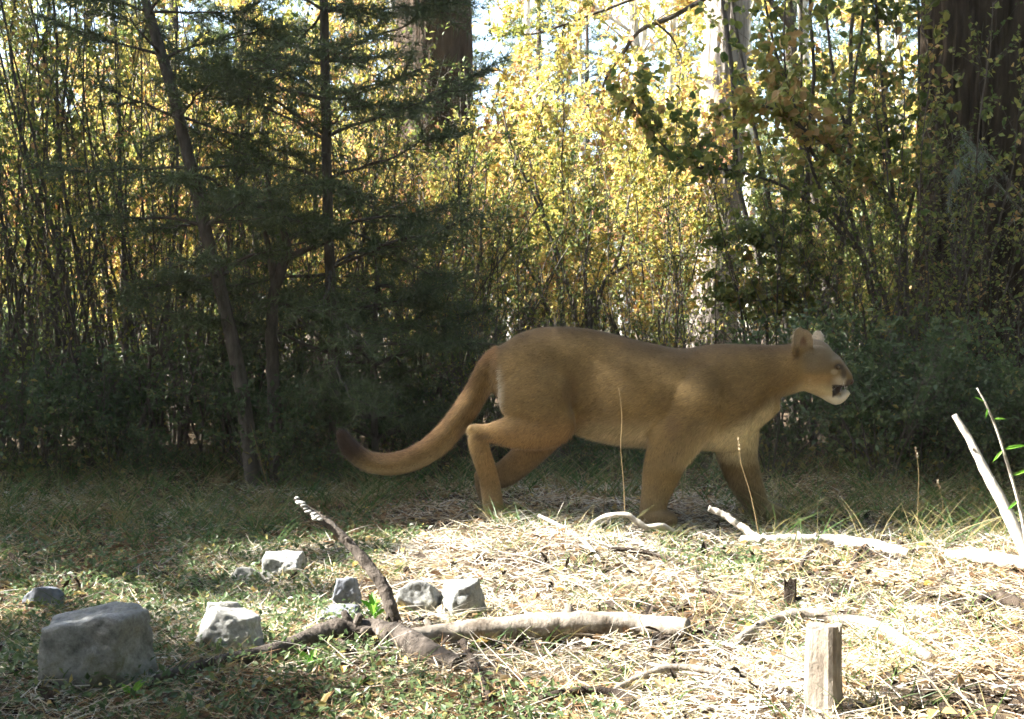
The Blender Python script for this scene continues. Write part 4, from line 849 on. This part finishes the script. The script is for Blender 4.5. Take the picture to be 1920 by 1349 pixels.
for lab, pl, dp, hd_ in (('tall dry grass stem standing before the cougar flank', [(1172, 985), (1170, 915), (1164, 840), (1166, 780), (1160, 728)], 4.55, False), ('bent dry seed stem standing before the cougar far front leg', [(1428, 1000), (1408, 930), (1390, 870), (1383, 820)], 4.5, True), ('thin dry stem slanting up beside the crooked trunk base', [(532, 985), (505, 920), (485, 850), (470, 795)], 4.9, False),
                         ('dry grass stem with seed head beyond the bleached trunk', [(1718, 1000), (1722, 930), (1722, 880), (1716, 838)], 4.6, True), ('short seed stem rising from the dry grass tuft by the curved twig', [(1133, 980), (1132, 950), (1137, 905)], 4.75, True), ('reddish seed stem in the grass beyond the bleached trunk', [(1766, 1000), (1768, 950), (1758, 900)], 4.6, True)):
    stalk(lab, pl, dp, .0015, [], M['stalk'], hd_, 'grass_stem')
def sprout(label, px, py, n, size, tall):
    o = G(px, py); root = thing('sprout', label, 'plant', o); mb = MB(); q = np.array([[0, 0, -.01], [.004, 0, tall * .5], [0, 0, tall]]); tube(mb, cr(q, 8), np.linspace(.003, .0015, 8), 6); mb.build('stem', M['sprout'], root)
    for k in range(n):
        a = k * 2.4 + rng.uniform(-.4, .4); z = tall * (.35 + .65 * k / max(1, n - 1)); d = nrm(np.array([[math.cos(a), math.sin(a) * .7, .75 + .5 * k / n]])); m_ = MB(); leaves(m_, np.array([[0, 0, z]]), d, np.array([[0, -.4, 1.]]), np.array([size * rng.uniform(.7, 1.1)]), .42, .08, hexa=True); m_.build('leaf', M['sprout'], root, smooth=False)
sprout('bright green sprout with upright leaves behind the fallen branch', 700, 1172, 8, .045, .045)
sprout('fresh green sprout in front of the fallen branch', 582, 1256, 5, .04, .012)
sprout('fresh green leaves sprouting before the big blocky rock', 250, 1318, 6, .04, .012)

# ------------------------------------------------------------------ grass, litter, ground cover
reseed(141)
def scatter(n, y0, y1, xpad=.35, gamma=1.0):
    y = y0 + (y1 - y0) * rng.random(n) ** gamma; x = (rng.random(n) * 2 - 1) * (y * .384 + xpad); return x, y
def on(x, y, up=0.): return np.stack([x, y, hgt(x, y) + up], -1)
mb = MB()                                        # lying straw and needles
x, y = scatter(105000, 2.15, 6.4, gamma=1.15); pn = vnoise(on(x, y) * 3.3, 36) + .6 * vnoise(on(x, y) * 8, 37); q = rng.random(len(x)) < np.clip(.95 + 1.1 * pn, .12, 1); x, y = x[q], y[q]; n = len(x); a = rng.random(n) * 6.283; d = np.stack([np.cos(a), np.sin(a), rng.normal(size=n) * .26 + .1], -1)
rr_ = np.clip(.58 + .30 * rng.normal(size=n) + .42 * vnoise(on(x, y) * 2.4, 31) - .35 * (x < -.35) * rng.random(n), 0, 1)
blades(mb, on(x, y, .002 + .02 * rng.random(n) ** 1.5), d, .02 + .085 * rng.random(n) ** 1.8, .0013 + .0017 * rng.random(n), rvec(n) * .22, 2, rr_)
mb.build('needle_litter', M['straw'])['kind'] = 'stuff'
mb = MB(); x, y = scatter(3200, 2.15, 7.5); n = len(x); leaves(mb, on(x, y, .006 + .016 * rng.random(n)), nrm(rvec(n) * [1, 1, .25]), nrm(rvec(n) * .6 + [0, 0, 1]), .014 + .026 * rng.random(n), .6, .22, hexa=True)
mb.build('dead_leaves', M['dead_leaf'], smooth=False)['kind'] = 'stuff'
mb = MB(); x, y = scatter(9000, 2.15, 5.2); q = rng.random(len(x)) < np.clip(.35 - 1.2 * vnoise(on(x, y) * 3.3, 36), .08, 1); x, y = x[q], y[q]; n = len(x)   # dark bark chips
leaves(mb, on(x, y, .008 + .012 * rng.random(n)), nrm(rvec(n) * [1, 1, .3]), nrm(rvec(n) * .7 + [0, 0, 1]), .012 + .035 * rng.random(n) ** 2, .45, .1, hexa=True)
mb.build('bark_chips', M['wood_dark'], smooth=False)['kind'] = 'stuff'
mb = MB(); x, y = scatter(800, 2.2, 5.6); n = len(x); a = rng.random(n) * 6.283   # small twigs in the litter
twigs(mb, on(x, y, .008 + .01 * rng.random(n)), np.stack([np.cos(a), np.sin(a), .05 * rng.normal(size=n)], -1), .06 + .2 * rng.random(n) ** 2, .0016 + .0026 * rng.random(n) ** 2, rvec(n) * .25, 4)
mb.build('twig_litter', M['wood_grey'])['kind'] = 'stuff'
mb = MB()                                        # grass tufts
def tufts(n, y0, y1, per, L, wid, xlim=None, dry=.5, gamma=1.):
    x, y = scatter(n, y0, y1, gamma=gamma)
    if xlim is not None: q = xlim(x, y); x, y = x[q], y[q]
    k = len(x) * per; i_ = np.repeat(np.arange(len(x)), per); px_ = x[i_] + rng.normal(size=k) * .022; py_ = y[i_] + rng.normal(size=k) * .022; tr_ = np.repeat(rng.random(len(x)), per)
    r = np.clip(np.where(tr_ < dry, .62, .2) + .2 * rng.normal(size=k), 0, 1); lean = nrm(rvec(k) * [1, 1, 0] + 1e-6)
    blades(mb, on(px_, py_, -.004), nrm(np.array([0, 0, 1.]) + lean * (.35 + .5 * rng.random((k, 1)))), L * (.4 + .9 * rng.random(k)), wid * (.7 + .6 * rng.random(k)), lean * .45 + [0, 0, -.18], 4, r)
tufts(520, 2.2, 4.75, 9, .07, .0032, dry=.55)
tufts(300, 2.3, 4.8, 10, .08, .0035, lambda x, y: x < -.3, .25)
tufts(260, 4.75, 5.6, 10, .17, .0035, lambda x, y: (x > .85) | (x < -.55), .6)
tufts(120, 4.9, 5.6, 8, .12, .003, None, .75)
tufts(700, 5.3, 7.2, 9, .20, .004, None, .5)
tufts(210, 4.4, 4.95, 11, .21, .0032, lambda x, y: x > .85, .65)
tufts(70, 4.35, 4.95, 9, .20, .004, lambda x, y: x < -.75, .2)
tufts(60, 4.45, 4.72, 8, .07, .0028, lambda x, y: (x > -.6) & (x < 1.3), .6)
tufts(40, 4.45, 4.8, 10, .13, .003, lambda x, y: (x > -.1) & (x < .5), .6)
tufts(160, 2.3, 4.6, 7, .12, .003, lambda x, y: x > .2, .8)
tufts(420, 2.3, 4.7, 9, .06, .003, lambda x, y: (x > -.2) & (vnoise(on(x, y) * 2.1, 39) > .15), .12)
mb.build('grass', M['grass'], smooth=False)['kind'] = 'stuff'
mb = MB(); x, y = scatter(1500, 2.2, 4.75); q = rng.random(len(x)) < np.where(x > -.1, 1, .35); x, y = x[q], y[q]; n = len(x); a = rng.random(n) * 6.283   # bleached dead stems
twigs(mb, on(x, y, .004), np.stack([np.cos(a), np.sin(a), .12 + .55 * rng.random(n) ** 2], -1), .08 + .2 * rng.random(n) ** 1.5, .0010 + .0014 * rng.random(n) ** 2, rvec(n) * .2 + [0, 0, -.25], 4)
mb.build('dead_stems', M['wood_pale'])['kind'] = 'stuff'
mb = MB(); x, y = scatter(42000, 2.2, 5.2); q = (x < -.28 - .25 * (y - 3.5) + .35 * vnoise(on(x, y) * 2.5, 33)); q |= vnoise(on(x, y) * 1.7, 35) > .62; x, y = x[q], y[q]; n = len(x)   # creeping leaves on the shaded side
leaves(mb, on(x, y, .006 + .035 * rng.random(n)), nrm(rvec(n) * [1, 1, .5] + [0, 0, .3]), nrm(rvec(n) * .8 + [0, 0, 1]), .011 + .012 * rng.random(n), .55, .1, r=np.clip(.45 + .3 * rng.normal(size=n), 0, 1))
gc = mb.build('ground_cover', M['green'], smooth=False); gc['kind'] = 'stuff'
for nm, lb_, ct in (('needle_litter', 'dry straw and needles strewn over the clearing', 'litter'), ('dead_leaves', 'brown fallen leaves scattered over the forest floor', 'leaves'), ('bark_chips', 'dark bark chips scattered over the clearing', 'bark'), ('twig_litter', 'small grey twigs scattered over the forest floor', 'twigs'), ('grass', 'green and dry grass tufts along the trail', 'grass'), ('dead_stems', 'bleached dead stems strewn across the sunny clearing', 'stems'), ('ground_cover', 'small-leaved creeping green plants around the rocks', 'ground cover')):
    tag(bpy.data.objects[nm], lb_, ct)

# ------------------------------------------------------------------ faint scattering volume added to veil and lift the darkest tones
m = bpy.data.materials.new('veil_volume'); m.use_nodes = True; nt = m.node_tree; nt.nodes.clear()
out = nt.nodes.new('ShaderNodeOutputMaterial'); pv = nt.nodes.new('ShaderNodeVolumePrincipled'); pv.inputs['Density'].default_value = .0006; pv.inputs['Color'].default_value = (.92, .91, .82, 1)
nt.links.new(pv.outputs[0], out.inputs['Volume'])
mb = MB(); R_ = 900.; z0, z1 = -2., 19.
mb.add(np.array([(x, y, z) for z in (z0, z1) for y in (-R_, R_) for x in (-R_, R_)]), np.array([(0, 2, 3, 1), (4, 5, 7, 6), (0, 1, 5, 4), (1, 3, 7, 5), (3, 2, 6, 7), (2, 0, 4, 6)]))
hz = mb.build('tone_veil', m, smooth=False); hz['kind'] = 'stuff'
